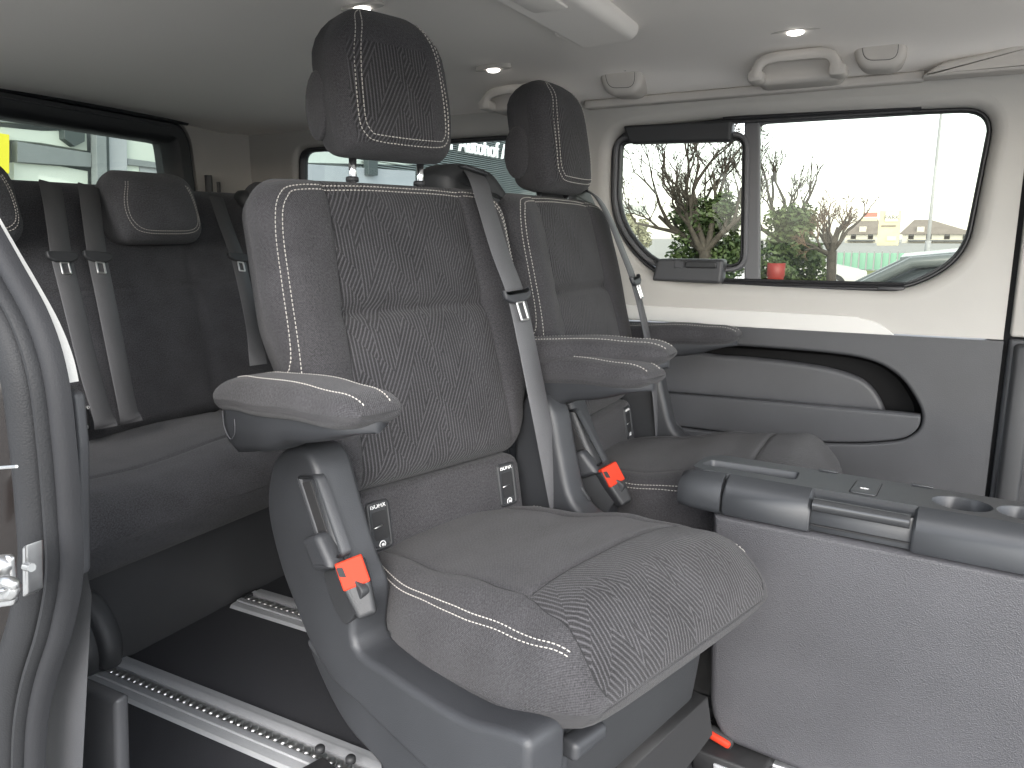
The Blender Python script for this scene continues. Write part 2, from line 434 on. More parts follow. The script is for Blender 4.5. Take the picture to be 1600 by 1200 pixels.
lip(mb, lip1, hole1, .028); lip(mb, lip2, hole2, .02)
sharp(mb.build('wall', M['cream'], None, True, kind='structure'), 40)
# trim forward of the pillar seam (right edge of the picture)
for z0, z1, mt, nm in ((.0, .694, M['lower'], 'pillar_lower_trim'), (.698, 1.30, M['cream'], 'pillar_trim')):
    mb = MB(); mb.box(((.184+XF)/2, WY+.004, (z0+z1)/2), (XF-.184, .03, z1-z0), r=.006); mb.build(nm, mt, None, True, kind='structure')
mb = MB(); mb.box((.18, WY+.03, .65), (.08, .01, 1.3)); mb.build('seam_backing', M['slotdark'], None, False, kind='structure')
mb = MB(); mb.box((.215, WY-.02, .34), (.045, .03, .69), r=.01); mb.build('pillar_strip', M['dplastic'], None, True, kind='structure')
# lighter strip along the top of the dark trim
st = px_xz([(905, 470), (1000, 477), (1300, 492), (1345, 497), (1375, 506), (1400, 526), (1300, 519), (1154, 510), (905, 492)])
mb = MB(); slab(mb, [st[0]]+[(p.x, p.y) for p in catmull([(a, b, 0) for a, b in st[1:6]], 4)]+st[6:], wall3, -.007, .01, .002); sharp(mb.build('trim_strip', M['creamlight'], None, True, kind='structure'), 50)

# dark lower trim with the big storage pocket
pk = catmull([(a, b, 0) for a, b in px_xz([(985, 545), (1100, 538), (1230, 545), (1345, 558), (1400, 583), (1430, 620), (1441, 652), (1428, 676), (1390, 688), (1290, 690), (1150, 676), (1050, 664), (985, 655)])], 6, closed=True)
pk = [V((p.x, p.y)) for p in pk]
lowt = plate
mb = MB(); lk = offset2(pk, .008)
plate([(XR, 0), (.172, 0), (.172, SEAM-.002), (XR, SEAM-.002)], [lk], wall3, mb, -.016)
mb.add([wall3(XR, SEAM-.002, -.016), wall3(.172, SEAM-.002, -.016), wall3(.172, SEAM-.002, .02), wall3(XR, SEAM-.002, .02)], [[0, 1, 2, 3]])
rings = []
for k in range(6):
    t = k/5; rings.append([wall3(a.x+(b.x-a.x)*sin(t*pi/2), a.y+(b.y-a.y)*sin(t*pi/2), -.016+.008*(1-cos(t*pi/2))) for a, b in zip(lk, pk)])
mb.rings(rings, cap=False)
lt = mb.build('lower_wall_trim', M['lower'], None, True, kind='structure'); sharp(lt, 40)
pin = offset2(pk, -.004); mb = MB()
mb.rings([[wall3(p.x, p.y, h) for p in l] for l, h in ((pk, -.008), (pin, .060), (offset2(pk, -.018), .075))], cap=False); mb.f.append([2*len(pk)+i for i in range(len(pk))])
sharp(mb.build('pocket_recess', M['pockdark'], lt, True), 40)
# pocket: a pale sloping back plate and the front lip that closes its lower half
bk = catmull([(a, b, 0) for a, b in px_xz([(985, 552), (1130, 556), (1240, 566), (1320, 582), (1362, 605), (1385, 650), (1380, 690), (1200, 690), (985, 680)], WY+.04)], 5, closed=True)
mb = MB(); slab(mb, bk, lambda x, z, h: V((x, WY+h, z)), .045, .07, .012, 4); mb.build('pocket_back', M['pocket'], lt, True)
def zline(x):
    a, b = at(1050, 612, 1, WY), at(1437, 646, 1, WY); return a.z+(b.z-a.z)*(x-a.x)/(b.x-a.x)
lo = [p for p in offset2(pk, -.003) if p.y < zline(p.x)-.001]
i0 = max(range(len(lo)), key=lambda i: (lo[i]-lo[i-1]).length); lo = lo[i0:]+lo[:i0]; lo = [V((lo[0].x, zline(lo[0].x)))]+lo+[V((lo[-1].x, zline(lo[-1].x)))]
mb = MB(); slab(mb, [V((p.x, p.y)) for p in lo], wall3, -.018, .01, .005); mb.build('pocket_lip', M['lower'], lt, True)

# ---- side window
W3 = lambda x, z, h: V((x, WY+h, z))
win = empty('side_window', at(1250, 300, 1, WY), label='wide van side window in a black rubber frame looking out on bare trees and bushes', cat='window')
def wb(mbx, name, mat, par, **k):
    o = mbx.build(name, mat, None, True, **k); sharp(o, 45); o.parent = par
    base = par; off = V((0, 0, 0))
    while base: off += base.location; base = base.parent
    o.data.transform(Matrix.Translation(-off)); return o
mb = MB(); inn1 = frame_ring(mb, hole1, .009, W3, .022, .05)
wb(mb, 'frame', M['blackrub'], win)
DP = .040
fx = round_poly(px_xz([(1184, 194), (1184, 438), (1410, 447), (1503, 399), (1548, 172)], WY+DP), [.025, .02, .05, .10, .045], 7)
mb = MB(); plate([(p.x, p.y) for p in offset2(fx, .03)], [], W3, mb, DP+.002); wb(mb, 'pane', M['glass'], win)
mb = MB(); inn = frame_ring(mb, offset2(fx, .010), .010, W3, .034, .052); wb(mb, 'pane_rim', M['greyrub'], win)
# filler corners of the frame between glass and opening (top rail, runner, corner)
mb = MB(); a = at(1130, 186, 1, WY+.02); b = at(1440, 168, 1, WY+.02); mb.tube([a, b], .006, 8)
a = at(1130, 192, 1, WY+.02); b = at(1425, 173, 1, WY+.02); mb.tube([a, b], .0045, 8); wb(mb, 'top_runner', M['blackrub'], win)
mb = MB(); 
for dy in (0, 5, 9):
    mb.tube([at(1128, 437+dy, 1, WY+.02), at(1413, 444+dy, 1, WY+.02)], .0042, 8)
mb.box(at(1392, 451, 1, WY+.02), (.06, .012, .012), r=.003)
wb(mb, 'bottom_runner', M['blackrub'], win)
mb = MB(); dv = px_xz([(1163, 186), (1187, 184), (1187, 442), (1163, 441)], WY+.03); slab(mb, dv, W3, .026, .05, .004); wb(mb, 'divider', M['greyrub'], win)
sl = round_poly(px_xz([(960, 212), (955, 345), (1020, 425), (1168, 425), (1172, 205)], WY+.02), [.04, .09, .08, .05, .045], 7)
mb = MB(); inn = frame_ring(mb, sl, .013, W3, .014, .045, .004)
sf = wb(mb, 'sliding_frame', M['greyrub'], win)
mb = MB(); inn = frame_ring(mb, inn, .007, W3, .020, .045, .003); wb(mb, 'inner_seal', M['blackrub'], sf)
mb = MB(); plate([(p.x, p.y) for p in offset2(inn, .004)], [], W3, mb, .03); wb(mb, 'sliding_pane', M['glass'], sf)
# black top cover and latch box of the sliding part
tc = round_poly(px_xz([(975, 197), (985, 225), (1143, 221), (1145, 188)], WY), .008, 4)
mb = MB(); slab(mb, tc, W3, -.012, .03, .008); wb(mb, 'top_cover', M['dplastic'], win)
lb = round_poly(px_xz([(1030, 404), (1022, 438), (1129, 443), (1134, 405)], WY), [.012, .006, .01, .012], 5)
mb = MB(); slab(mb, lb, W3, -.022, .03, .008); lat = wb(mb, 'latch_box', M['lower'], win)
mb = MB(); slab(mb, round_poly(px_xz([(1075, 407), (1073, 418), (1124, 419), (1124, 408)], WY), .008, 4), W3, -.030, -.02, .004); wb(mb, 'latch_slider', M['dplastic'], lat)
mb = MB(); slab(mb, round_poly(px_xz([(1058, 406), (1057, 418), (1070, 419), (1071, 407)], WY), .003, 3), W3, -.0245, -.02, .002); wb(mb, 'latch_window', M['pocket'], lat)
# ---- quarter window (behind the seats)
qw = empty('quarter_window', at(640, 280, 1, WY), label='tinted rear quarter window behind the front swivel seat showing a sign on a grey facade', cat='window')
mb = MB(); frame_ring(mb, hole2, .012, W3, .016, .05); wb(mb, 'frame', M['blackrub'], qw)
mb = MB(); plate([(p.x, p.y) for p in hole2], [], W3, mb, .036); wb(mb, 'pane', M['tint2'], qw)

# ---- rear end: wall with tailgate opening
RX = XR
rear3 = lambda y, z, h: V((RX-h, y, z))
th = round_poly([(.56, .75)]+px_yz([(-330, 60), (336, 176), (341, 420)], RX)[1:] , [.06, .09, .05], 6) if 0 else None
tg = round_poly([(.52, .72), (.52, 1.33), (1.80, 1.292), (1.84, .72)], [.06, .07, .09, .06], 6)
mb = MB(); plate([(NY, 0), (WY, 0), (WY, 1.36), (NY, 1.36)], [[(p.x, p.y) for p in tg]], rear3, mb); mb.rings([[rear3(p.x, p.y, 0) for p in tg], [rear3(p.x, p.y, .10) for p in tg]], cap=False)
sharp(mb.build('rear_wall', M['cream'], None, True, kind='structure'))
tgo = empty('tailgate', (RX-.06, 1.2, 1.0), label='black framed tailgate with its wide tinted rear window behind the bench seat', cat='tailgate')
tg2 = offset2(tg, -.004)
mb = MB(); tin = frame_ring(mb, tg2, .075, rear3, -.012, .09, .02); wb(mb, 'frame', M['dplastic'], tgo)
mb = MB(); plate([(p.x, p.y) for p in offset2(tin, .004)], [], rear3, mb, .055); wb(mb, 'pane', M['tint'], tgo)
mb = MB(); p = [rear3(.60, 1.288, -.014), rear3(1.72, 1.258, -.014)]; mb.tube(p, .0028, 6); wb(mb, 'trim_line', M['pocket'], tgo)
mb = MB(); mb.tube([rear3(.60, 1.31, -.016), rear3(1.2, 1.298, -.016), rear3(1.78, 1.28, -.014)], .009, 8); wb(mb, 'seal', M['blackrub'], tgo)
mb = MB(); mb.tube([rear3(1.83, .8, -.03), rear3(1.835, 1.12, -.03)], .012, 8); mb.tube([rear3(1.87, .8, -.03), rear3(1.875, 1.1, -.03)], .006, 8); wb(mb, 'gas_strut', M['dplastic'], tgo)

# ---- pale rail above the window, handles, hook flaps, lights
p0, p1 = at(917, 160, 1, WY-.01), at(1446, 115, 1, WY-.01)
mb = MB(); slab(mb, round_poly([(p0.x, 1.262), (p1.x, 1.262), (p1.x, 1.284), (p0.x, 1.284)], .006, 3), W3, -.028, .01, .006); sharp(mb.build('roof_rail_trim', M['grip'], None, True, kind='structure'), 50)
p = px_xz([(1437, 121), (1470, 97), (1560, 78), (1600, 60), (1680, 48), (1680, 102)], WY-.06)
mb = MB(); slab(mb, round_poly(p, [.012, .03, .05, .03, .01, .01], 5), W3, -.065, .0, .010, 5); sharp(mb.build('pillar_top_trim', M['grip'], None, True, kind='structure'), 50)
HP = WY-.135
def handle(pxs, label):
    "arched grab handle in front of the roof edge"
    pts = [at(a, b, 1, HP) for a, b in pxs]; o = empty('grab_handle', (pts[0]+pts[-1])/2, label=label, cat='grab handle', group='grab handles along the roof edge')
    c = catmull(pts, 6); rings = []
    for i, p in enumerate(c):
        t = (c[min(i+1, len(c)-1)]-c[max(i-1, 0)]).normalized(); nrm = V((0, -1, 0)); s_ = t.cross(nrm).normalized(); e = .0125 if 3 < i < len(c)-4 else .015
        rings.append([p+s_*e*cos(k*pi/6)*(1 if abs(cos(k*pi/6)) < .9 else .92)+nrm*.009*sin(k*pi/6) for k in range(12)])
    mb = MB(); mb.rings(rings); wb(mb, 'grip', M['grip'], o)
    for q in (pts[0], pts[-1]):
        mb = MB(); mb.box(q+V((0, .028, .004)), (.036, .07, .026), r=.008); wb(mb, 'foot', M['grip'], o)
    z0 = pts[0].z
    lo_ = round_poly([(pts[0].x-.012, z0-.012), (pts[-1].x+.012, pts[-1].z-.012), (pts[-1].x+.004, pts[-2].z+.02), (pts[0].x+.0, pts[1].z+.02)], .03, 5)
    mb = MB(); slab(mb, lo_, lambda x, z, h: V((x, HP+.03+h, z)), 0, .09, .012); wb(mb, 'backplate', M['grip'], o)
    return o
handle([(1180, 122), (1186, 102), (1205, 91), (1245, 86), (1288, 83), (1303, 92), (1308, 111)], 'warm grey arched grab handle above the side window')
handle([(757, 166), (763, 150), (780, 142), (812, 138), (838, 137), (850, 143), (856, 158)], 'warm grey grab handle half hidden behind the second headrest')
def flap(pxs, label):
    HK = HP+.028; q = px_xz(pxs, HK); o = empty('coat_hook', V((q[0][0], HP, q[0][1])), label=label, cat='coat hook', group='folded coat hooks along the roof edge')
    s3 = lambda x, z, h: V((x, HK+h, z))
    ol = round_poly(q, [.004, .004, .03, .03], 6)
    mb = MB(); slab(mb, offset2(ol, .018), s3, .0035, .09, .016, 5); wb(mb, 'surround', M['grip'], o)
    mb = MB(); slab(mb, offset2(ol, .0010), s3, .0032, .02, .0005); wb(mb, 'gap', M['dplastic'], o)
    mb = MB(); slab(mb, ol, s3, .0022, .02, .002); wb(mb, 'flap', M['grip'], o)
    a, b = V((q[0][0], HK, q[0][1])), V((q[1][0], HK, q[1][1]))
    mb = MB(); mb.tube([a.lerp(b, .25)+V((0, -.003, -.0025)), a.lerp(b, .75)+V((0, -.003, -.0025))], .003, 6); wb(mb, 'hinge', M['slotdark'], o)
flap([(944, 111), (991, 107), (990, 136), (950, 137)], 'closed coat hook flap above the rear end of the side window')
flap([(1346, 65), (1404, 59), (1402, 92), (1350, 94)], 'closed coat hook flap forward of the grab handle above the window')
def lamp(px, py, z, label, s=1):
    p = at(px, py, 2, z); o = empty('ceiling_light', p, label=label, cat='ceiling light', group='small reading lights in the headliner')
    mb = MB(); mb.rings([[p+V((.052*s*cos(t)*(abs(cos(t))**-.3 if abs(cos(t)) > .05 else 1), .016*s*sin(t), h)) for t in [2*pi*k/24 for k in range(24)]] for h in (.012, 0, -.001)]); wb(mb, 'bezel', M['grip'], o)
    mb = MB(); mb.rings([[p+V((.017*f*cos(2*pi*k/16), .0145*f*sin(2*pi*k/16), h)) for k in range(16)] for f, h in ((1, 0), (1, -.005), (.6, -.0075))]); wb(mb, 'lens', M['lamp'], o)
lamp(1243, 49, 1.353, 'lit oval reading light above the grab handle by the side window')
lamp(771, 108, 1.345, 'lit oval reading light between the two tall headrests')
lamp(566, 12, 1.368, 'lit reading light just above the front seat headrest')
# overhead air duct
q = [at(a, b, 2, 1.345) for a, b in [(905, 73), (962, 36)]]; dx = V((q[1].x-q[0].x, 0, 0)).x; x0, y0 = q[0].x, q[0].y
mb = MB(); ol = round_poly([(x0, y0), (x0+.155, y0-.005), (x0+.155, y0-.75), (x0, y0-.75)], [.012, .05, .05, .02], 6); slab(mb, ol, lambda x, y, h: V((x, y, 1.338+h)), 0, .075, .022, 5)
mb.box((x0+.005, y0-.10, 1.352), (.02, .05, .02), r=.006); mb.box((x0+.08, y0-.42, 1.337), (.07, .2, .006), r=.002)
sharp(mb.build('air_duct', M['ceil'], None, True, label='pale raised overhead air duct running across the headliner', cat='air duct'), 60)

# ---- floor rails
def rail(y, x0, x1, label):
    o = empty('floor_rail', (x0, y, 0), label=label, cat='seat rail', group='aluminium seat rails in the cabin floor')
    L = x1-x0
    for s in (-1, 1):
        mb = MB(); mb.rings([[V((x, s*yy, z)) for yy, z in ((.013, .001), (.013, .010), (.018, .012), (.030, .012), (.032, .009), (.040, .009), (.050, .0075), (.055, .001))] for x in (0, L)]); sharp(mb.build('flange', M['alu'], o), 25)
    mb = MB(); mb.box((L/2, 0, .003), (L, .028, .004)); mb.build('slot', M['steel'], o, False)
    tm = None
    n_ = int(L/.019)
    for i in range(n_):
        if tm is None:
            t_ = MB(); t_.rings([[V((.0072*f*cos(2*pi*k/10), .010*f*sin(2*pi*k/10), h)) for k in range(10)] for f, h in ((1, .004), (1, .0095), (.75, .012), (.3, .0128))]); to_ = t_.build('tooth', M['steel'], o); tm = to_.data
        else: to_ = bpy.data.objects.new('tooth', tm); COL.objects.link(to_); to_.parent = o
        to_.location = (.016+i*.019, -.004, 0)
    mb = MB(); mb.box((.004, 0, .007), (.012, .03, .014), r=.002); mb.build('end_cap', M['dplastic'], o)
    return o
rail(.915, -1.51, .35, 'long toothed aluminium rail in the dark floor beside the door step')
rail(1.296, -1.47, .35, 'short visible stretch of toothed rail behind the leg of the swivel seat')

# ---- near side: door aperture at the left
PY = .41
ap = [at(a, b, 1, PY) for a, b in [(-60, 330), (0, 437), (40, 512), (64, 590), (77, 690), (86, 800), (89, 890), (74, 975), (51, 1050), (38, 1120), (34, 1210), (32, 1330)]]
apc = catmull([(p.x, p.z, 0) for p in ap], 6)
def sweep(sec, closed=False):
    rings = []
    for i, p in enumerate(apc):
        t = (apc[min(i+1, len(apc)-1)]-apc[max(i-1, 0)]).normalized(); nn = V((-t.y, t.x, 0))      # towards the cabin side (+x)
        if nn.x < 0: nn = -nn
        rings.append([V((p.x+nn.x*a, PY+b, p.y+nn.y*a)) for a, b in sec])
    return rings
pil = empty('door_pillar', ap[5], label='rear edge of the open sliding door aperture with grey weatherstrip and dark painted jamb', cat='door frame')
def swp(name, sec, mat, closed=True):
    mb = MB(); mb.rings(sweep(sec), cap=closed, close=closed); return wb(mb, name, mat, pil)
circ = lambda a, b, ra, rb, n=10: [(a+ra*cos(2*pi*k/n), b+rb*sin(2*pi*k/n)) for k in range(n)]
swp('weatherstrip', circ(-.022, -.006, .019, .016, 14), M['rubber'])
swp('weatherstrip_lip', circ(.004, -.004, .006, .010), M['rubber'])
swp('jamb_trim', [(.004, .004), (.008, -.004), (.014, -.004), (.019, -.001), (.022, .005), (.023, .012), (.01, .014), (.004, .012)], M['jambtrim'])
swp('jamb', [(-.034, .004), (-.05, .006), (-.062, -.004), (-.068, -.02), (-.085, -.03), (-.115, -.036), (-.13, -.07), (-.30, -.078), (-.45, -.08)], M['paint'], False)
# cream strip that ends half way down
ws = [at(a, b, 1, PY+.02) for a, b in [(-40, 325), (0, 395), (35, 455), (66, 512), (86, 562), (95, 600)]]
c = catmull(ws, 6); rings = []
for i, p in enumerate(c):
    t = (c[min(i+1, len(c)-1)]-c[max(i-1, 0)]).normalized(); nn = t.cross(V((0, 1, 0))).normalized(); nn = nn if nn.x > 0 else -nn
    rings.append([p+nn*a+V((0, b, 0)) for a, b in ((-.006, .012), (-.006, .002), (-.003, -.001), (.006, -.001), (.0095, .003), (.0095, .012))])
mb = MB(); mb.rings(rings); sharp(wb(mb, 'pale_trim', M['creamlight'], pil), 40)
q = at(118, 640, 1, PY+.1)
mb = MB(); slab(mb, round_poly(px_xz([(90, 603), (116, 616), (124, 700), (126, 900), (100, 900)], PY+.025), .006, 3), lambda x, z, h: V((x, PY+.025+h, z)), 0, .012, .004); wb(mb, 'trim_cap', M['lower'], pil)
# striker plate with bolt and loop, second striker
sp = empty('striker_plate', at(10, 905, 1, .335), label='bright steel striker plate bolted to the dark door jamb at the left edge', cat='striker plate')
mb = MB(); slab(mb, round_poly(px_xz([(-40, 868), (25, 864), (32, 942), (-40, 953)], .333), .006, 4), lambda x, z, h: V((x, .331+h, z)), -.004, .002, .002); wb(mb, 'plate', M['steel'], sp)
mb = MB(); pc = at(2, 884, 1, .325); mb.rings([[pc+V((.0085*f*cos(2*pi*k/16), h, .0085*f*sin(2*pi*k/16))) for k in range(16)] for f, h in ((1, .004), (1, -.003), (.8, -.005), (.45, -.005), (.4, -.002))]); wb(mb, 'bolt', M['steel'], sp)
mb = MB(); pts = catmull([at(a, b, 1, y) for a, b, y in [(-15, 912, .327), (8, 908, .30), (24, 916, .302), (16, 930, .304), (-12, 933, .327)]], 5); mb.tube(pts, .0045, 8); wb(mb, 'loop', M['steel'], sp)
mb = MB(); pc = at(8, 928, 1, .325); mb.rings([[pc+V((.006*f*cos(2*pi*k/12), h, .006*f*sin(2*pi*k/12))) for k in range(12)] for f, h in ((1, .004), (1, -.002), (.6, -.004))]); wb(mb, 'bolt', M['steel'], sp)
mb = MB(); slab(mb, round_poly(px_xz([(44, 852), (51, 848), (52, 925), (45, 930)], .372), .002, 2), lambda x, z, h: V((x, .372+h, z)), -.006, .01, .002); mb.tube([at(40, 885, 1, .365), at(50, 887, 1, .365)], .004, 8)
wb(mb, 'door_stop', M['steel'], pil)
# dark clutter of the lock opening above the jamb panel
mb = MB(); mb.tube([at(-30, 733, 1, .33), at(26, 729, 1, .33)], .0014, 6); wb(mb, 'door_wire', M['steel'], pil)
# near wall inside trim, rear of the aperture (with its own window opening)
nw3 = lambda x, z, h: V((x, NY+.05+h, z))
nh = round_poly([(-1.95, .80), (-1.10, .80), (-1.10, 1.16), (-1.95, 1.16)], .05, 5)
mb = MB(); plate([(XR, 0), (-.86, 0), (-.80, .3), (-.74, .55), (-.757, .695), (XR, .695)], [], nw3, mb); mb.build('near_lower_trim', M['lower'], None, False, kind='structure')
mb = MB(); plate([(XR, .7), (-.757, .7), (-.77, .8), (-.90, 1.0), (-.95, 1.26), (XR, 1.26)], [[(p.x, p.y) for p in nh]], nw3, mb); mb.build('near_wall', M['cream'], None, False, kind='structure')
# step trim and wheel arch corner in the lower left
mb = MB(); slab(mb, round_poly(px_xz([(60, 1072), (108, 1064), (181, 1096), (186, 1260), (40, 1260)], .52), [.01, .02, .006, .01, .01], 5), lambda x, z, h: V((x, .52+h, z)), 0, .02, .008, 4)
sharp(mb.build('step_trim', M['lower'], None, True, label='grey moulded step trim at the foot of the door aperture', cat='step trim'), 50)
mb = MB(); wc = catmull([(a, b, 0) for a, b in px_xz([(110, 930), (135, 950), (155, 985), (165, 1020), (164, 1046), (150, 1055), (60, 1060), (60, 930)], .72)], 4, True)
slab(mb, [(p.x, p.y) for p in wc], lambda x, z, h: V((x, .72+h, z)), 0, .04, .016, 4); slab(mb, [(p.x-.02, p.y-.005) for p in wc], lambda x, z, h: V((x, .70+h, z)), 0, .04, .012, 4)
sharp(mb.build('wheel_arch_cover', M['dplastic'], None, True, label='dark rounded wheel arch cover between the door frame and the rail end', cat='trim cover'), 60)
# ================================================================= THE SWIVEL SEATS
TH1 = R_(-16.5); O1 = V((-.844, 1.069, 0)); O2 = V((-.78, 1.555, 0))
_X1, _Y1 = V((cos(TH1), sin(TH1), 0)), V((-sin(TH1), cos(TH1), 0))
def s1(px, py, ax, val):
    "photo pixel -> point of the front seat's own frame on its plane  ax = val"
    d = FWD + RT*((px-800)/FPX) - UPV*((py-600)/FPX); n = (_X1, _Y1, V((0, 0, 1)))[ax]
    q = CAM - O1; q = q + d*((val - q.dot(n))/d.dot(n)); return V((q.dot(_X1), q.dot(_Y1), q.z))
def s1l(l, y): return [(p.x, p.z) for p in (s1(a, b, 1, y) for a, b in l)]
seat = empty('swivel_seat', O1, TH1, label='front swivel seat turned towards the door, grey ribbed fabric, nearest and fully in view', cat='seat', group='pair of swivel seats with armrests')
# --- backrest
EB = V((-.2525, 0, .9676)); NBk = V((.9676, 0, .2525)); LB = .485
B0 = V((.205, 0, .548)) - NBk*.052
AB = [(0, .178), (.07, .205), (.15, .232), (.28, .252), (.42, .250), (.485, .243)]
def ring_back(v):
    f, f0, f1 = endround(v, LB, .035, .05)
    a = lerp_tab(AB, v) - .05*(1-f1) - .02*(1-f0)
    d = lerp_tab([(0, .062), (.2, .062), (.485, .046)], v)
    return dict(o=B0+EB*v, U=V((0, 1, 0)), N=NBk, a=a, bf=.050*f, bb=d*f, n=4.2, s=min(.160-.028*v/.485, a-.016), f=f)
def disp_back(y, v, q):
    ay = abs(y); s = q['s']; e = min(1, q['f']*1.2)
    ins = sstep(s+.016, s-.012, ay)
    d = .013*bell(ay-.205, .032)*sstep(.02, .12, v)*sstep(.485, .40, v) - .008*ins + .006*ins*cos(min(1, ay/s)*pi/2)
    d -= .0045*bell(ay-s, .0035)
    d -= .010*bell(v-.272, .010)*ins + .006*bell(v-.272, .028)*ins
    d += .010*bell(v-.14, .10)*sstep(.22, .05, ay) + .0012*sin(40*y+9*v)*sin(31*v+4*y)
    return d*e
PB = Pillow(ring_back, disp_back)
VB = vlist(LB, .035, .05, 36, (.272,))
bk_ = PB.build('backrest', VB, [M['plain'], M['patt']], seat, lambda j, il, ir, v: il <= j < ir)
for d in (0, .0085):
    pstitch(PB, [(-.236+d, .09), (-.238+d, .2), (-.236+d, .32), (-.230+d, .41), (-.215+d, .450-d*.6), (-.18, .466-d), (-.09, .470-d), (.09, .470-d), (.18, .466-d), (.215-d, .450-d*.6), (.230-d, .41), (.236-d, .32), (.238-d, .2)], bk_, n=10)
# faint seam on the outer shoulder
c = catmull([PB.at(-.249, .40), PB.at(-.2475, .375), PB.at(-.243, .355), PB.at(-.237, .345)], 5)
mb = MB(); mb.tube(c, .0009, 5); mb.build('seam', M['plain'], bk_)
# --- headrest
EH = V((-.06, 0, .998)).normalized(); NH = V((.998, 0, .06)).normalized(); LH = .232
H0 = V((.062, 0, 1.042))
def ring_head(v):
    f, f0, f1 = endround(v, LH, .030, .085); g = endround(v, LH, .03, .055)[0]
    a = lerp_tab([(0, .104), (.08, .113), (.15, .110), (.232, .098)], v) - .070*(1-f1) - .012*(1-f0)
    return dict(o=H0+EH*v-NH*(.022*(v/LH)**2), U=V((0, 1, 0)), N=NH, a=a, bf=.052*g, bb=.068*g, n=3.6, s=None, f=g)
def disp_head(y, v, q): return (.004*cos(y/.1*1.4) - .0025*bell(abs(y)-.084, .003)*sstep(.03, .06, v)*sstep(.215, .19, v))*q['f']
PH = Pillow(ring_head, disp_head)
hd = PH.build('headrest', vlist(LH, .03, .085, 24), [M['plain'], M['patt']], seat, lambda j, il, ir, v: 7 <= j < 27 and .02 < v < .17)
for d in (0, .009):
    pstitch(PH, [(-.050, .222-d*.2), (-.068+d, .205), (-.082+d, .16), (-.088+d, .10), (-.088+d, .05), (-.080+d, .028+d*.5), (-.06, .019+d), (0, .017+d), (.06, .019+d), (.080-d, .028+d*.5), (.088-d, .05), (.088-d, .10), (.082-d, .16), (.068-d, .200), (.05, .219-d*.2)], hd, n=10)
mb = MB(); pc = V((.02, -.1105, 1.12)); mb.rings([[pc+V((.030*f*cos(2*pi*k/20), h, .052*f*sin(2*pi*k/20))) for k in range(20)] for f, h in ((1, .01), (1, .0005), (.92, -.002), (.5, -.003))]); mb.build('side_button', M['plain'], hd, uv=[(p.x, p.z) for p in mb.v])
for s_ in (-1, 1):
    mb = MB(); mb.tube([V((.048, s_*.068, .98)), V((.052, s_*.068, 1.06))], .0062, 14); mb.build('post', M['chrome'], hd)
    mb = MB(); pc = V((.048, s_*.068, 1.006)); mb.rings([[pc+V((.013*f*cos(2*pi*k/16), .013*f*sin(2*pi*k/16), h)) for k in range(16)] for f, h in ((.8, 0), (.8, .006), (.65, .008))]); mb.build('post_sleeve', M['dplastic'], hd)
# --- seat cushion
LC = .497; X0 = .165
ZT = [(0, .455), (.14, .470), (.29, .498), (.37, .508), (.43, .508), (.485, .500)]
ZB = [(0, .325), (.2, .334), (.37, .348), (.47, .366), (.495, .370)]
def ring_cush(v):
    f, f0, f1 = endround(v, LC, .02, .075)
    a = lerp_tab([(0, .182), (.08, .198), (.22, .216), (.36, .220), (.485, .216)], v) - .030*(1-f1)
    zt, zb = lerp_tab(ZT, v), lerp_tab(ZB, v); zc = zb+lerp_tab([(0, .034), (.36, .034), (.497, .046)], v)
    return dict(o=V((X0+v, 0, zc)), U=V((0, 1, 0)), N=V((0, 0, 1)), a=a, bf=(zt-zc)*f, bb=(zc-zb)*f, n=3.9, s=min(lerp_tab([(0, .135), (.34, .158), (.42, .176), (.485, .186)], v), a-.014), f=f)
VC = .362
def disp_cush(y, v, q):
    ay = abs(y); s = q['s']; ins = sstep(s+.026, s-.026, ay); bk = sstep(VC+.02, VC-.10, v)
    d = .006*bell(ay-.185, .035)*bk*sstep(0, .06, v) - .007*ins*bk + .006*cos(min(1, ay/s)*pi/2)*ins
    d -= .0035*bell(ay-s, .0035)*sstep(.02, .05, v)
    d -= .004*bell(v-VC, .004)*ins + .0015*bell(v-VC, .02)*ins
    d += .004*bell(v-.425, .04)*ins + .0012*sin(35*y+9*v)*sin(28*v+4*y)
    return d*min(1, q['f']*1.1)
PC = Pillow(ring_cush, disp_cush)
cu = PC.build('seat_cushion', vlist(LC, .02, .075, 34, (VC,)), [M['plain'], M['patt']], seat, lambda j, il, ir, v: il <= j < ir and v > VC, km=20)
for d in (0, .0085):
    for sg in (-1, 1):
        pstitch(PC, [(sg*(.1735-d*.6), .06), (sg*(.1925-d*.6), .14), (sg*(.206-d*.6), .26), (sg*(.2075-d*.6), .35), (sg*(.2055-d*.5), .42), (sg*(.198-d*.5), .456)], cu, n=10)
def seamline(P, yv, par, n=8, r=.0011):
    c = catmull([(y, v, 0) for y, v in yv], n); mb = MB(); mb.tube([P.at(q.x, q.y)-P.nrm(q.x, q.y)*r*.45 for q in c], r, 5); mb.build('seam', M['seam'], par)
for sg in (-1, 1):
    seamline(PC, [(sg*PC.ring(v)['s'], v) for v in (.03, .10, .18, .26, .33, .37, .40, .43, .455, .472, .486, .4945)], cu)
    seamline(PB, [(sg*PB.ring(v)['s'], v) for v in (.02, .08, .16, .24, .32, .40, .45, .466)], bk_, r=.0009)
seamline(PC, [(-.160, VC), (-.08, VC), (0, VC), (.08, VC), (.160, VC)], cu, r=.001)
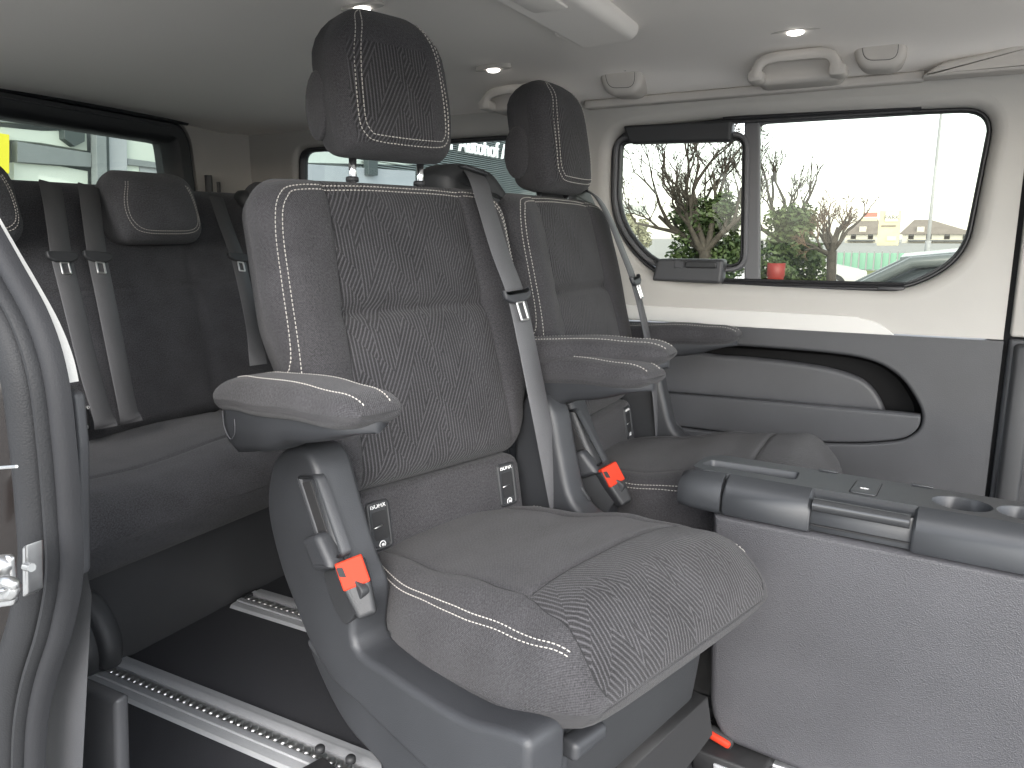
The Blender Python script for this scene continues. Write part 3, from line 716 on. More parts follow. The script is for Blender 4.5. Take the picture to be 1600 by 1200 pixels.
# --- upholstered strip with the child seat anchor pockets
def strip3(y, z, h): return V((.196 - (z-.44)*.16 + h, y, z))
mb = MB(); ol = round_poly([(-.178, .425), (.178, .425), (.178, .536), (-.178, .536)], [.01, .01, .03, .03], 5); slab(mb, ol, strip3, -.06, 0, .012, 4)
iso = mb.build('anchor_strip', M['plain'], seat, uv=[(p.y, p.z) for p in mb.v]); sharp(iso, 60)
for y_ in (-.138, .138):
    ol = round_poly([(y_-.021, .449), (y_+.021, .449), (y_+.021, .524), (y_-.021, .524)], .009, 5)
    mb = MB(); inn = frame_ring(mb, ol, .006, lambda y, z, h: strip3(y, z, -h), -.004, .01, .002); bz = mb.build('anchor_pocket', M['dplastic'], iso)
    mb = MB(); mb.add([strip3(p.x, p.y, .0012) for p in offset2(ol, -.004)], [list(range(len(ol)))]); mb.build('pocket_floor', M['black'], iso, False) if 0 else None
    mb = MB(); inn2 = round_poly([(y_-.012, .464), (y_+.014, .464), (y_+.014, .508), (y_-.012, .508)], .004, 4)
    plate([(p.x, p.y) for p in offset2(ol, -.004)], [[(p.x, p.y) for p in inn2]], strip3, mb, .0015)
    mb.rings([[strip3(p.x, p.y, .0015) for p in inn2], [strip3(p.x, p.y, -.002) for p in offset2(inn2, -.002)]], cap=False)
    mb.add([strip3(p.x, p.y, .0008) for p in inn2], [list(range(len(inn2)))])
    mb.build('pocket_face', M['slotdark'], bz, False) if 0 else mb.build('pocket_face', M['dplastic'], iso, False)
    mb = MB(); mb.add([strip3(p.x, p.y, .0022) for p in inn2], [list(range(len(inn2)))]); mb.build('pocket_slot', M['slotdark'], iso, False)
    mb = MB(); mb.tube([strip3(y_-.012, .484, .003), strip3(y_+.004, .486, .003)], .0012, 6); mb.build('anchor_bar', M['steel'], iso)
    text_mesh('ISOFIX', .0098, M['white'], iso, 'lettering', frame_mtx(strip3(y_, .5165, .003), (0, 1, 0), (-.16, 0, 1)))
    mb = MB(); pc = strip3(y_, .4575, .003); R8 = [V((0, cos(2*pi*k/14), sin(2*pi*k/14))) for k in range(14)]
    mb.rings([[pc+r*.0062 for r in R8], [pc+r*.0062+V((.0006, 0, 0)) for r in R8], [pc+r*.0046+V((.0006, 0, 0)) for r in R8], [pc+r*.0046 for r in R8]], cap=False)
    mb.rings([[pc+r*.0026+V((0, .0008, -.0008)) for r in R8], [pc+r*.0026+V((.0006, .0008, -.0008)) for r in R8]]); mb.build('child_seat_mark', M['white'], iso)
# --- armrests
def armrest(sg, yo, dz):
    yc = sg*yo; L = .365
    mid = lambda v: lerp_tab([(0, .690), (.10, .700), (.27, .714), (.365, .719)], v)+dz
    def ring(v):
        f, f0, f1 = endround(v, L, .045, .05)
        return dict(o=V((.05+v, yc, mid(v)-.002)), U=V((0, 1, 0)), N=V((0, 0, 1)), a=(.041+.004*sin(v*7))-.020*(1-f1)-.012*(1-f0), bf=lerp_tab([(0, .026), (.14, .034), (.385, .022)], v)*f, bb=.022*f, n=3.0, s=None, f=f)
    P = Pillow(ring); o = P.build('armrest', vlist(L, .045, .05, 18), M['plain'], seat)
    for y0 in (-.024, .024): pstitch(P, [(y0*.7, .05), (y0, .12), (y0*1.08, .22), (y0*1.0, .30), (y0*.85, .337), (y0*.75, .358)], o, wd=.0012, dash=.004)
    rings = []
    for i in range(19):
        x = .066+.342*i/18; t = i/18; e = sqrt(max(.02, 1-max(0, (t-.86)/.14)**2)); b = sqrt(max(.05, 1-max(0, (.1-t)/.1)**2))
        zt = mid(x-.05)-.012; zb = zt - lerp_tab([(0, .050), (.12, .072), (.3, .062), (.6, .040), (1, .014)], t)
        wd = .036*e*(.55+.45*b)
        rings.append([V((x, yc+wd*cy, zb+(zt-zb)*cz)) for cy, cz in ((-1, 1), (-1, .55), (-.92, .2), (-.7, .04), (-.3, 0), (.3, 0), (.7, .04), (.92, .2), (1, .55), (1, 1))])
    mb = MB(); mb.rings(rings); tr = mb.build('armrest_tray', M['plastic'], o); sharp(tr, 55)
    mb = MB(); c = catmull([(.088, yc+sg*.0368, .674+dz), (.090, yc+sg*.037, .652+dz), (.104, yc+sg*.036, .636+dz), (.122, yc+sg*.0372, .648+dz), (.124, yc+sg*.0372, .668+dz)], 6); mb.tube(c, .0009, 5); mb.build('pivot_cap', M['thread'], o) if 0 else mb.build('pivot_cap', M['pocket'], o)
    mb = MB(); mb.tube([V((.13, yc-sg*.03, .650)), V((.13, sg*.20, .645))], .012, 10); mb.build('pivot', M['dplastic'], o)
    return o
armrest(-1, .288, .006); armrest(1, .262, -.024)
# --- moulded side shell
YS = -.262
main = catmull([(p[0], p[1], 0) for p in s1l([(419, 745), (428, 716), (447, 700), (474, 704), (489, 726), (500, 765), (515, 820), (533, 880), (552, 935), (552, 1010), (600, 1048), (660, 1088), (720, 1122), (765, 1136), (800, 1146), (822, 1162), (826, 1195), (815, 1270), (740, 1270), (655, 1197), (600, 1145), (559, 1104), (520, 1068), (485, 1010), (460, 950), (438, 890), (422, 830), (416, 785)], YS)], 4, True)
Y3 = lambda x, z, h: V((x, YS+h, z))
mb = MB(); slab(mb, [(p.x, p.y) for p in main], Y3, 0, .062, .010, 4); sh = mb.build('side_shell', M['plastic'], seat); sharp(sh, 50)
sk = catmull([(p[0], p[1], 0) for p in s1l([(478, 1000), (530, 1060), (600, 1125), (680, 1195), (740, 1270), (640, 1270), (592, 1196), (545, 1143), (508, 1078)], YS+.016)], 4, True)
mb = MB(); slab(mb, [(p.x, p.y) for p in sk], Y3, .016, .06, .01, 3); sharp(mb.build('lower_skirt', M['plastic'], sh), 50)
# slot with raised lip, recline lever, buckle well
sl_ = round_poly(s1l([(467, 742), (497, 741), (541, 868), (512, 880)], YS), .010, 5)
mb = MB(); frame_ring(mb, sl_, .0055, Y3, -.006, .01, .003); mb.build('slot_lip', M['plastic'], sh)
mb = MB(); slab(mb, round_poly(s1l([(472, 754), (486, 751), (514, 835), (500, 856)], YS), .003, 3), Y3, -.002, .006, .001); mb.build('lever_slot', M['slotdark'], sh)
lv = round_poly(s1l([(488, 836), (512, 828), (532, 872), (536, 884), (508, 888)], YS), .010, 5)
mb = MB(); slab(mb, lv, Y3, -.020, .01, .009, 4); sharp(mb.build('recline_lever', M['plastic'], sh), 50)
wl = round_poly(s1l([(505, 893), (540, 884), (570, 925), (552, 968), (541, 978), (524, 950)], YS), .010, 5)
mb = MB(); slab(mb, wl, Y3, -.0025, .01, .002); mb.build('buckle_well', M['dplastic'], sh)
# buckle (faces up and forward)
def buckle(o, e1, e2, par):
    "e1 along the buckle towards its mouth, e2 across its width"
    e1 = V(e1).normalized(); e2 = V(e2); e2 = (e2-e1*e2.dot(e1)).normalized(); e3 = e1.cross(e2)
    T = lambda a, b, h: o+e1*a+e2*b+e3*h
    mb = MB(); slab(mb, round_poly([(-.075, -.013), (-.03, -.019), (0, -.021), (0, .021), (-.03, .019), (-.075, .013)], .005, 4), T, -.013, .013, .006, 3); b = mb.build('buckle', M['dplastic'], par); sharp(b, 55)
    mb = MB(); slab(mb, round_poly([(-.034, -.0185), (.0035, -.0185), (.0035, .0185), (-.034, .0185)], .003, 3), T, .004, .0142, .002); mb.build('release_button', M['red'], b)
    mb = MB(); slab(mb, round_poly([(-.002, -.0185), (.004, -.0185), (.004, .0185), (-.002, .0185)], .002, 3), T, -.002, .0125, .0015); mb.build('button_edge', M['red'], b)
    mb = MB(); slab(mb, round_poly([(-.018, .009), (-.004, .010), (-.002, .0175), (-.014, .0175)], .001, 2), T, .012, .0148, .0004); mb.build('tongue_slot', M['slotdark'], b)
    return b
bo = s1(546, 878, 1, YS+.006)
_e3 = V((.72, -.55, .42)).normalized(); _e1 = V((-.22, -.22, 1)); _e1 = (_e1-_e3*_e1.dot(_e3)).normalized()
buckle(bo, _e1, _e3.cross(_e1), seat)
# --- plinth, front panel and swivel lever
def plinth(x0, x1, hw, z0, z1, nm, mat, tap=.02, r=.03):
    rings = []
    for z, t in ((z0, 1), (z0+(z1-z0)*.5, .5), (z1, 0)):
        ol = round_poly([(x0+tap*t, -hw+tap*t), (x1-tap*t, -hw+tap*t), (x1-tap*t, hw-tap*t), (x0+tap*t, hw-tap*t)], r, 5); rings.append([V((p.x, p.y, z)) for p in ol])
    mb = MB(); mb.rings(rings); o = mb.build(nm, mat, seat); sharp(o, 50); return o
pb = plinth(.17, .575, .205, .16, .378, 'plinth', M['dplastic'], .02)
plinth(.20, .50, .17, .02, .165, 'base_frame', M['black'], .0)
for ya, yb in ((-.215, -.175), (.175, .215)):
    mb = MB(); mb.rings([[V((.05, y, .012)), V((.60, y, .012)), V((.60, y, .034)), V((.05, y, .034))] for y in (ya, yb)]); mb.build('slide_runner', M['black'], seat, False)
mb = MB(); c0 = s1(500, 1180, 2, .036); 
for k, (a, b) in enumerate(((500, 1174), (548, 1190))):
    pc = s1(a, b, 2, .034); mb = MB(); mb.rings([[pc+V((.009*f*cos(2*pi*i/12), .009*f*sin(2*pi*i/12), h)) for i in range(12)] for f, h in ((1, 0), (1, .008), (.7, .011))])
    mb.build('runner_bolt', M['dplastic'], seat)
fr3 = lambda y, z, h: V((.572+h, y, z))
pf = [(p.y, p.z) for p in (s1(a, b, 0, .578) for a, b in [(862, 1128), (882, 1128), (884, 1210), (866, 1210)])]
mb = MB(); slab(mb, round_poly(pf, .004, 3), fr3, -.01, .012, .005); mb.build('front_rib', M['plastic'], pb)
pf = [(p.y, p.z) for p in (s1(a, b, 0, .578) for a, b in [(849, 1130), (860, 1130), (864, 1210), (851, 1210)])]
mb = MB(); slab(mb, round_poly(pf, .002, 2), fr3, -.01, .0055, .002); mb.build('front_gap', M['slotdark'], pb)
pf = [(p.y, p.z) for p in (s1(a, b, 0, .56) for a, b in [(950, 1212), (1090, 1082), (1098, 1140), (1040, 1215)])]
mb = MB(); slab(mb, pf, fr3, -.02, .006, .002); mb.build('front_opening', M['slotdark'], pb)
lo_ = s1(910, 1150, 0, .60)
mb = MB(); slab(mb, round_poly([(-.032, -.014), (.032, -.010), (.030, .010), (-.030, .010)], .007, 4), lambda y, z, h: lo_+V((h, y, z)), -.012, .016, .008, 4); mb.tube([lo_+V((0, .0, .0)), lo_+V((-.06, .02, .045))], .006, 8); sharp(mb.build('swivel_lever', M['plastic'], seat), 55)
# right hand side shell, seen between the seats
rs = catmull([(.155, .40, 0), (.140, .52, 0), (.150, .60, 0), (.185, .645, 0), (.232, .62, 0), (.255, .54, 0), (.285, .46, 0), (.36, .43, 0), (.52, .40, 0), (.57, .30, 0), (.4, .2, 0), (.25, .25, 0)], 5, True)
mb = MB(); slab(mb, [(p.x, p.y) for p in rs], lambda x, z, h: V((x, .205+h, z)), 0, .052, .012, 4); rsh = mb.build('side_shell', M['plastic'], seat); sharp(rsh, 50)
for k, (xa, xb) in enumerate(((.175, .215), (.225, .262))):
    mb = MB(); mb.tube([V((xa, .205+.012+.028*k, .632-.02*k)), V((xb, .205+.012+.028*k, .515-.03*k)), V((xb+.03, .205+.012+.028*k, .455))], .0035, 6); mb.build('shell_ridge', M['dplastic'], rsh)
# --- belt guide, belt, tongue
gp = [(p.y, p.z) for p in (s1(a, b, 0, -.01) for a, b in [(672, 282), (680, 262), (702, 256), (738, 262), (762, 278), (778, 330), (690, 320)])]
gc = catmull([(a, b, 0) for a, b in gp], 5, True)
mb = MB(); slab(mb, [(p.x, p.y) for p in gc], lambda y, z, h: V((h-(z-1.0)*.2, y, z)), -.055, .035, .028, 6); gd = mb.build('belt_guide', M['dplastic'], seat); sharp(gd, 70)
mb = MB(); gq = [s1(a, b, 0, .03) for a, b in [(726, 260), (760, 272)]]; mb.tube([gq[0]+V((-.02, 0, 0)), gq[0], gq[1], gq[1]+V((-.02, 0, 0))], .0035, 6); mb.build('guide_slot_rim', M['plastic'], gd)
bp = [(738, 268, -.005), (748, 284, .072), (762, 330, .120), (783, 398, .155), (806, 460, .181), (824, 540, .207), (840, 620, .226), (855, 695, .236), (873, 790, .240), (876, 805, .232)]
bpts = [s1(a, b, 0, x) for a, b, x in bp]
belt, bc, bw = ribbon(bpts, V((0, 1, -.18)), .047, 'seat_belt', M['belt'], seat, 8)
i_t = 4
tp = s1(807, 462, 0, .1865); dn = (bpts[5]-bpts[3]).normalized(); wd = (V((0, 1, -.18))-dn*dn.dot(V((0, 1, -.18)))).normalized(); nn = wd.cross(dn); nn = nn if nn.x > 0 else -nn
T = lambda a, b, h: tp+wd*a+dn*b+nn*h
mb = MB(); slab(mb, round_poly([(-.034, -.014), (-.025, -.006), (.025, -.006), (.034, -.014), (.034, .004), (.018, .013), (-.018, .013), (-.034, .004)], .005, 4), T, -.003, .007, .004, 3); tg_ = mb.build('tongue', M['plastic'], belt); sharp(tg_, 55)
mb = MB(); frame_ring(mb, round_poly([(-.011, .010), (.011, .010), (.011, .046), (-.011, .046)], .004, 4), .0042, lambda a, b, h: T(a, b, -h), -.0055, -.0025, .0008); mb.build('tongue_plate', M['steel'], belt)
# --- second seat: the same build, facing straight ahead
seat2 = copy_tree(seat); seat2.location = O2; seat2.rotation_euler = (0, 0, 0)
for ch in seat2.children:
    if ch.name.startswith('headrest'): ch.location.z -= .030          # pushed further down on its posts
seat2['label'] = 'rear swivel seat facing straight ahead, between the nearest seat and the side window'

# ================================================================= REAR BENCH
bench = empty('rear_bench', (-1.6, 1.24, 0), label='dark three place bench seat at the back under the tailgate window', cat='bench seat')
BO = V((-1.6, 1.24, 0))
EBb = V((-.2, 0, .98)); NBb = V((.98, 0, .2))
LBb = .63; b0 = V((-.095, 0, .44)) - NBb*.05
def ring_bb(v):
    f, f0, f1 = endround(v, LBb, .04, .05); return dict(o=b0+EBb*v, U=V((0, 1, 0)), N=NBb, a=.745-.04*(1-f1), bf=.05*f, bb=.06*f, n=9, s=None, f=f)
PBB = Pillow(ring_bb, lambda y, v, q: (-.006*sum(bell(y-c, .006) for c in (-.26, .22))-.004*bell(v-.36, .006)+.008*cos((y-.0)*13)+.01*bell(v-.2, .12))*q['f'])
bbk = PBB.build('backrest', vlist(LBb, .04, .05, 22, (.36,)), M['bench'], bench, ko=30, km=60)
def ring_bc(v):
    L = .47; f, f0, f1 = endround(v, L, .02, .075); zt = lerp_tab([(0, .445), (.3, .455), (.47, .445)], v); zb = .285
    return dict(o=V((-.145+v, 0, (zt+zb)/2)), U=V((0, 1, 0)), N=V((0, 0, 1)), a=.745-.03*(1-f1), bf=(zt-zb)/2*f, bb=(zt-zb)/2*f, n=12, s=None, f=f)
PBC = Pillow(ring_bc, lambda y, v, q: (-.005*sum(bell(y-c, .006) for c in (-.26, .22))-.005*bell(v-.33, .006)+.006*cos(y*13))*q['f'])
PBC.build('seat_cushion', vlist(.47, .02, .075, 20, (.33,)), [M['bench'], M['patt'] if 0 else M['bench']], bench, ko=30, km=60)
mb = MB(); mb.rings([[V((.17, y, .30)), V((.175, y, .22)), V((.135, y, .06)), V((.115, y, .002)), V((-.2, y, .002)), V((-.2, y, .30))] for y in (-.74, .745)]); sharp(mb.build('base_panel', M['lower'], bench), 30)
mb = MB(); mb.tube([V((.150, -.74, .298)), V((.150, .745, .298))], .008, 8); mb.build('base_gap', M['slotdark'], bench)
for yc in (.87, 1.335, 1.80):
    yl = yc-1.24
    def ring_h(v, yl=yl):
        f, f0, f1 = endround(v, .178, .045, .06); return dict(o=V((-.135-.045*v/.178, yl, .902+v)), U=V((0, 1, 0)), N=V((.98, 0, .2)), a=.121-.035*(1-f1)-.035*(1-f0), bf=.05*f, bb=.085*f, n=3.4, s=None, f=f)
    PHb = Pillow(ring_h, lambda y, v, q: .004*cos(y*9)*q['f']); hb = PHb.build('headrest', vlist(.178, .045, .06, 14), M['bench'], bench)
    for d in (0, .006): pstitch(PHb, [(-.088+d, .142), (-.102+d, .10), (-.104+d, .06), (-.092+d, .030+d), (-.06, .019+d), (0, .017+d), (.06, .019+d), (.092-d, .030+d), (.104-d, .06), (.102-d, .10), (.088-d, .142)], hb, n=8, wd=.0016)
BW = V((0, 1, .05))
def bbelt(pxs, xs, tongue_i):
    pts = [at(a, b, 0, x)-BO for (a, b), x in zip(pxs, xs)]
    up_, _, _ = ribbon(pts[:tongue_i+1], BW, .047, 'seat_belt', M['beltshade'], bench, 6)
    o, c, w_ = ribbon(pts[tongue_i:], [BW]*(len(pts)-tongue_i-1)+[V((.5, .6, .0))], .047, 'seat_belt', M['belt'], bench, 8)
    tp = pts[tongue_i]; dn = (pts[tongue_i+1]-tp).normalized(); wd = (BW-dn*dn.dot(BW)).normalized(); nn = wd.cross(dn); nn = nn if nn.x > 0 else -nn
    T = lambda a, b, h: tp+wd*a+dn*b+nn*h
    mb = MB(); slab(mb, round_poly([(-.034, -.012), (.034, -.012), (.034, .004), (.018, .013), (-.018, .013), (-.034, .004)], .005, 3), T, -.003, .009, .003, 2); t_ = mb.build('tongue', M['dplastic'], o); sharp(t_, 55)
    mb = MB(); frame_ring(mb, round_poly([(-.010, .012), (.012, .012), (.012, .042), (-.010, .042)], .004, 3), .004, lambda a, b, h: T(a, b, -h), -.006, -.003, .0008); mb.build('tongue_plate', M['steel'], o)
bbelt([(78, 285), (86, 330), (96, 402), (118, 490), (140, 580), (160, 648), (166, 668)], [-1.79, -1.74, -1.70, -1.655, -1.625, -1.60, -1.60], 2)
bbelt([(138, 290), (144, 340), (152, 402), (168, 480), (184, 560), (200, 640), (206, 660)], [-1.79, -1.735, -1.70, -1.655, -1.625, -1.60, -1.60], 2)
bbelt([(338, 308), (352, 350), (372, 403), (385, 460), (396, 520), (404, 570)], [-1.79, -1.75, -1.70, -1.66, -1.64, -1.62], 2)
# anchor pocket between bench cushion and backrest
pc = [at(a, b, 0, -1.665)-BO for a, b in [(119, 633), (137, 634), (141, 672), (121, 676)]]
mb = MB(); slab(mb, round_poly([(p.y, p.z) for p in pc], .004, 3), lambda y, z, h: V((-.065+h, y, z)), -.03, .004, .003); ap_ = mb.build('anchor_pocket', M['slotdark'], bench)
text_mesh('ISOFIX', .011, M['white'], ap_, 'lettering', frame_mtx((pc[0]+pc[1])/2+V((.008, 0, -.006)), (0, 1, 0), (0, 0, 1)))
mb = MB(); q = (pc[2]+pc[3])/2+V((.006, 0, .010)); mb.rings([[q+V((h, .008*f*cos(2*pi*k/12), .007*f*sin(2*pi*k/12))) for k in range(12)] for f, h in ((1, 0), (1, .001), (.6, .0012))]); mb.build('child_seat_mark', M['white'], ap_)
# belt reel housings on top of the bench, at the right
mb = MB(); q = at(385, 312, 0, -1.80)-BO; mb.rings([[q+V((h, .03*f*cos(2*pi*k/16), .028*f*sin(2*pi*k/16))) for k in range(16)] for f, h in ((.6, -.03), (1, -.02), (1, .01), (.7, .02), (.3, .024))]); mb.build('belt_guide', M['dplastic'], bench)

# ================================================================= FOLDING TABLE BY THE DOOR SIDE
CR = R_(-5.6); cu_, cn_ = V((cos(CR), sin(CR), 0)), V((-sin(CR), cos(CR), 0)); CO = V((-.272, 1.222, 0))
tab = empty('folding_table', CO, CR, label='grey folding table unit with cup holders, standing in front of the seats at the right', cat='table unit')
def tloc(px, py, ax, val):
    d = FWD + RT*((px-800)/FPX) - UPV*((py-600)/FPX); n = (cu_, cn_, V((0, 0, 1)))[ax]
    q = CAM - CO; q = q + d*((val - q.dot(n))/d.dot(n)); return V((q.dot(cu_), q.dot(cn_), q.z))
ZTOP = .532; UE = .62
sec = [(.012, .466), (.002, .470), (0, .478), (.002, .500), (.008, .516), (.018, .527), (.030, ZTOP)]
def extr(u0, u1, s, r=.004):
    q = lambda u, e: [V((u, n_+e*.7, z-(e if z > .5 else 0))) for n_, z in s]
    return [q(u0, r), q(u0+r, 0), q(u1-r, 0), q(u1, r)]
uh0, uh1 = tloc(1266, 790, 1, .004).x, tloc(1427, 812, 1, .004).x
ug = tloc(1127, 778, 1, .004).x
back = [(.0305, .466)]
# front roll: left end cap, board left of the handle, board right of it
def roll(u0, u1, nm): 
    mb = MB(); mb.rings(extr(u0, u1, sec+back)); return sharp(mb.build(nm, M['console'], tab), 40)
ec = []
for i in range(9):
    t = i/8; f = sqrt(max(.02, 1-(1-t)**2)); u = -.070+(ug-.002+.070)*t
    ec.append([V((u, .014*(1-f)+n_, .50+(z-.50)*(.55+.45*f) if z > .5 else z+.0*(1-f))) for n_, z in sec+back])
mb = MB(); mb.rings(ec); sharp(mb.build('end_cap', M['console'], tab), 60)
roll(ug+.0015, uh0, 'front_rail'); roll(uh1, UE, 'front_rail')
hs = [(n_+.010, z) for n_, z in sec[:5]]+[(.020, .512), (.0295, .512), (.0305, .466)]
mb = MB(); mb.rings(extr(uh0, uh1, hs, .001)); hr = sharp(mb.build('handle_recess', M['console'], tab), 40)
mb = MB(); pr_ = [V((u, .007, .5135)) for u in (uh0+.004, uh1-.004)]; mb.rings([[p+V((0, .0115*cos(2*pi*k/14), .0105*sin(2*pi*k/14))) for k in range(14)] for p in pr_]); sharp(mb.build('handle', new_mat('gloss black', (.035, .036, .038), .18), tab), 50)
mb = MB(); mb.box(((uh0+uh1)/2, .0085, .480), (uh1-uh0-.004, .004, .0025)); mb.build('handle_edge', M['slotdark'], tab, False)
# top with tray and cup holders
tr_ = round_poly([(p.x, p.y) for p in (tloc(a, b, 2, ZTOP) for a, b in [(1094, 725), (1112, 718), (1250, 738), (1244, 750)])], [.01, .008, .008, .01], 5)
cups = []
for (a, b), (ru, rn) in (((1503, 787), (.040, .036)), ((1608, 803), (.040, .036))):
    q = tloc(a, b, 2, ZTOP); cups.append([V((q.x+ru*cos(2*pi*k/28), min(.123, q.y+rn*sin(2*pi*k/28)*.9))) for k in range(28)])
def T3(u, n_, h): return V((u, n_, ZTOP-h))
mb = MB()
outl = [(p.x, p.y) for p in round_poly([(-.054, .040), (-.030, .030), (UE, .030), (UE, .134), (-.03, .134), (-.056, .11)], [.004, .004, .001, .006, .012, .01], 4)]
# the front edge dips behind the handle
plate(outl, [[(p.x, p.y) for p in h] for h in [tr_]+cups], T3, mb, 0)
for h, dp in [(tr_, .016)]+[(c, .055) for c in cups]:
    mb.rings([[T3(p.x, p.y, 0) for p in h], [T3(p.x, p.y, .002) for p in offset2(h, -.0015)], [T3(p.x, p.y, dp-.004) for p in offset2(h, -.003)], [T3(p.x, p.y, dp) for p in offset2(h, -.007)]], cap=False)
    mb.f.append([len(mb.v)-len(h)+i for i in range(len(h))])
o_ = [V(p) for p in outl]; mb.rings([[T3(p.x, p.y, 0) for p in o_], [T3(p.x, p.y, .06) for p in o_]], cap=False)
top = sharp(mb.build('table_top', M['console'], tab), 35)
q = [(p.x, p.y) for p in (tloc(a, b, 2, ZTOP) for a, b in [(1327, 769), (1340, 751), (1378, 756), (1368, 776)])]
rp = round_poly(q, .005, 4)
mb = MB(); slab(mb, offset2(rp, .0016), T3, -.0008, .004, .0004); mb.build('button_gap', M['slotdark'], tab)
mb = MB(); slab(mb, rp, T3, -.0025, .004, .0015); bt = mb.build('button', M['console'], tab)
q = tloc(1351, 763, 2, ZTOP+.003); mb = MB(); mb.box(q, (.012, .0018, .0006)); mb.rings([[q+V((.0022*cos(2*pi*k/10), .0022*sin(2*pi*k/10), h)) for k in range(10)] for h in (-.0003, .0006)]); mb.build('button_mark', M['white'], tab, False)
for a, b in ((1290, 742), (1437, 769)):
    q = tloc(a, b, 2, ZTOP); mb = MB(); mb.box((q.x, .1335, ZTOP+.0012), (.03, .006, .003), r=.001); mb.build('hinge_lug', M['console'], tab)
# grained standing panel
pl_ = [(p.x, p.z) for p in (tloc(a, b, 1, .016) for a, b in [(1113, 806), (1106, 900), (1098, 1040), (1128, 1182)])]
mb = MB(); slab(mb, round_poly([(pl_[0][0], .464)]+[(-.004, .30), (.004, .10), (.03, .05), (.50, .03), (.50, .464)], [.004, .02, .03, .03, .004, .004], 4), lambda u, z, h: V((u, h, z)), .014, .11, .012, 4); sharp(mb.build('side_panel', M['panel'], tab), 50)
mb = MB(); slab(mb, round_poly([(.508, .464), (.508, .03), (UE, .03), (UE, .464)], .004, 3), lambda u, z, h: V((u, h, z)), .018, .11, .008); sharp(mb.build('end_panel', M['lower'], tab), 50)
mb = MB(); mb.box((.28, .07, .466), (.66, .09, .006)); mb.build('shadow_gap', M['slotdark'], tab, False)
rt = tloc(1125, 1154, 1, .012); mb = MB(); mb.box(rt, (.040, .018, .014), Matrix.Rotation(R_(14), 3, 'Y'), r=.005); rtb = mb.build('release_tab', M['red'], tab)
mb = MB(); mb.box(rt+V((0, .006, 0)), (.046, .018, .020), Matrix.Rotation(R_(14), 3, 'Y'), r=.005); mb.build('tab_surround', M['slotdark'], tab)
mb = MB(); mb.box((.05, .05, .02), (.12, .14, .04), r=.004); mb.build('foot', M['black'], tab)
rr = tloc(1150, 1186, 2, .03); mb = MB(); mb.box((rr.x+.10, rr.y-.016, .022), (.26, .03, .012), r=.002); mb.build('foot_rail', M['alu'], tab)
# ================================================================= OUTSIDE
GZ = -.55
mb = MB(); mb.add([(-400, -200, GZ), (400, -200, GZ), (400, 500, GZ), (-400, 500, GZ)], [[0, 1, 2, 3]])
mb.build('ground', noisy('light car park paving', (.33, .33, .315), (.42, .42, .40), 3, .9), None, False, kind='structure')  # tone raised so the ground bounces light onto the cabin ceiling
q0, q1 = at(1300, 412, 2, GZ+.004), at(1600, 412, 2, GZ+.004)
mb = MB(); mb.add([(-30, 17, GZ+.004), (30, 17, GZ+.004), (40, 37.5, GZ+.004), (-40, 37.5, GZ+.004)], [[0, 1, 2, 3]])
mb.build('grass_verge', noisy('winter grass', (.14, .17, .05), (.24, .25, .10), 2, .95), None, False, kind='structure')
bark = noisy('bark', (.035, .03, .024), (.07, .06, .048), 12, .9, .5, .02)
bark2 = noisy('reddish twigs', (.09, .055, .035), (.14, .09, .06), 4, .9)
def bare_tree(base, zs, limbs, seed, label, tw, spread=.55, depth=4, r0=.09, mat2=None, group=None):
    "trunk up to zs, then limbs given as target points, each forking on"
    rnd = random.Random(seed); o = empty('bare_tree', base, label=label, cat='tree', group=group)
    tr, tws = MB(), MB(); top = V((base.x, base.y, zs))-base
    tr.tube([V((0, 0, 0)), V((.03, 0, (zs-base.z)*.5)), top], [r0*1.25, r0*1.02, r0*.95], 9)
    def grow(p, d, L, r, k):
        pts = [p]; q = p.copy(); dd = d.copy()
        for i in range(4):
            dd = (dd+V((rnd.uniform(-1, 1), rnd.uniform(-1, 1), rnd.uniform(-.4, .9)))*.16).normalized(); q = q+dd*L/4; pts.append(q.copy())
        (tr if k >= depth-1 else tws).tube(pts, [r*(1-.13*i) for i in range(5)], 6 if k >= depth-1 else 4, cap=False)
        if k == 0: return
        for i in range(rnd.choice((2, 3, 3)) if k > 1 else 4):
            j = rnd.choice((2, 3, 4)); a = dd.orthogonal().normalized(); a.rotate(Matrix.Rotation(rnd.uniform(0, 2*pi), 3, dd))
            nd = (dd+a*rnd.uniform(.5, 1)*spread*1.3+V((0, 0, .12))).normalized(); grow(pts[j], nd, L*rnd.uniform(.58, .8), max(tw, r*.55), k-1)
    for t in limbs:
        v = V(t)-V((base.x, base.y, zs)); grow(top-V((0, 0, rnd.uniform(0, .12))), (v.normalized()+V((0, rnd.uniform(-.3, .3), 0))).normalized(), v.length, r0*.62, depth)
    tr.build('trunk', bark, o); tws.build('twigs', mat2 or bark, o); return o
def B(px, y): p = at(px, 400, 1, y); return V((p.x, y, GZ))
def A(px, py, y): return at(px, py, 1, y)
bare_tree(B(1102, 14), A(1100, 392, 14).z, [A(1050, 300, 14), A(1022, 335, 14), A(1085, 285, 14), A(1125, 300, 14), A(1158, 335, 14), A(1068, 330, 14)], 5, 'large bare tree with dark spreading limbs seen through the sliding pane', .007, .62, 5, .12, group='bare winter trees outside the side window')
bare_tree(B(1222, 17), A(1215, 375, 17).z, [A(1195, 320, 17), A(1235, 315, 17), A(1262, 322, 17), A(1180, 330, 17)], 11, 'bare tree with upright twigs rising behind the rounder bush', .007, .55, 4, .11, group='bare winter trees outside the side window')
bare_tree(B(1299, 13), A(1300, 392, 13).z, [A(1276, 362, 13), A(1290, 350, 13), A(1312, 352, 13), A(1330, 362, 13), A(1302, 345, 13), A(1270, 375, 13)], 21, 'small pollarded tree with a reddish round crown left of the beige tower', .006, .75, 4, .075, bark2, group='bare winter trees outside the side window')
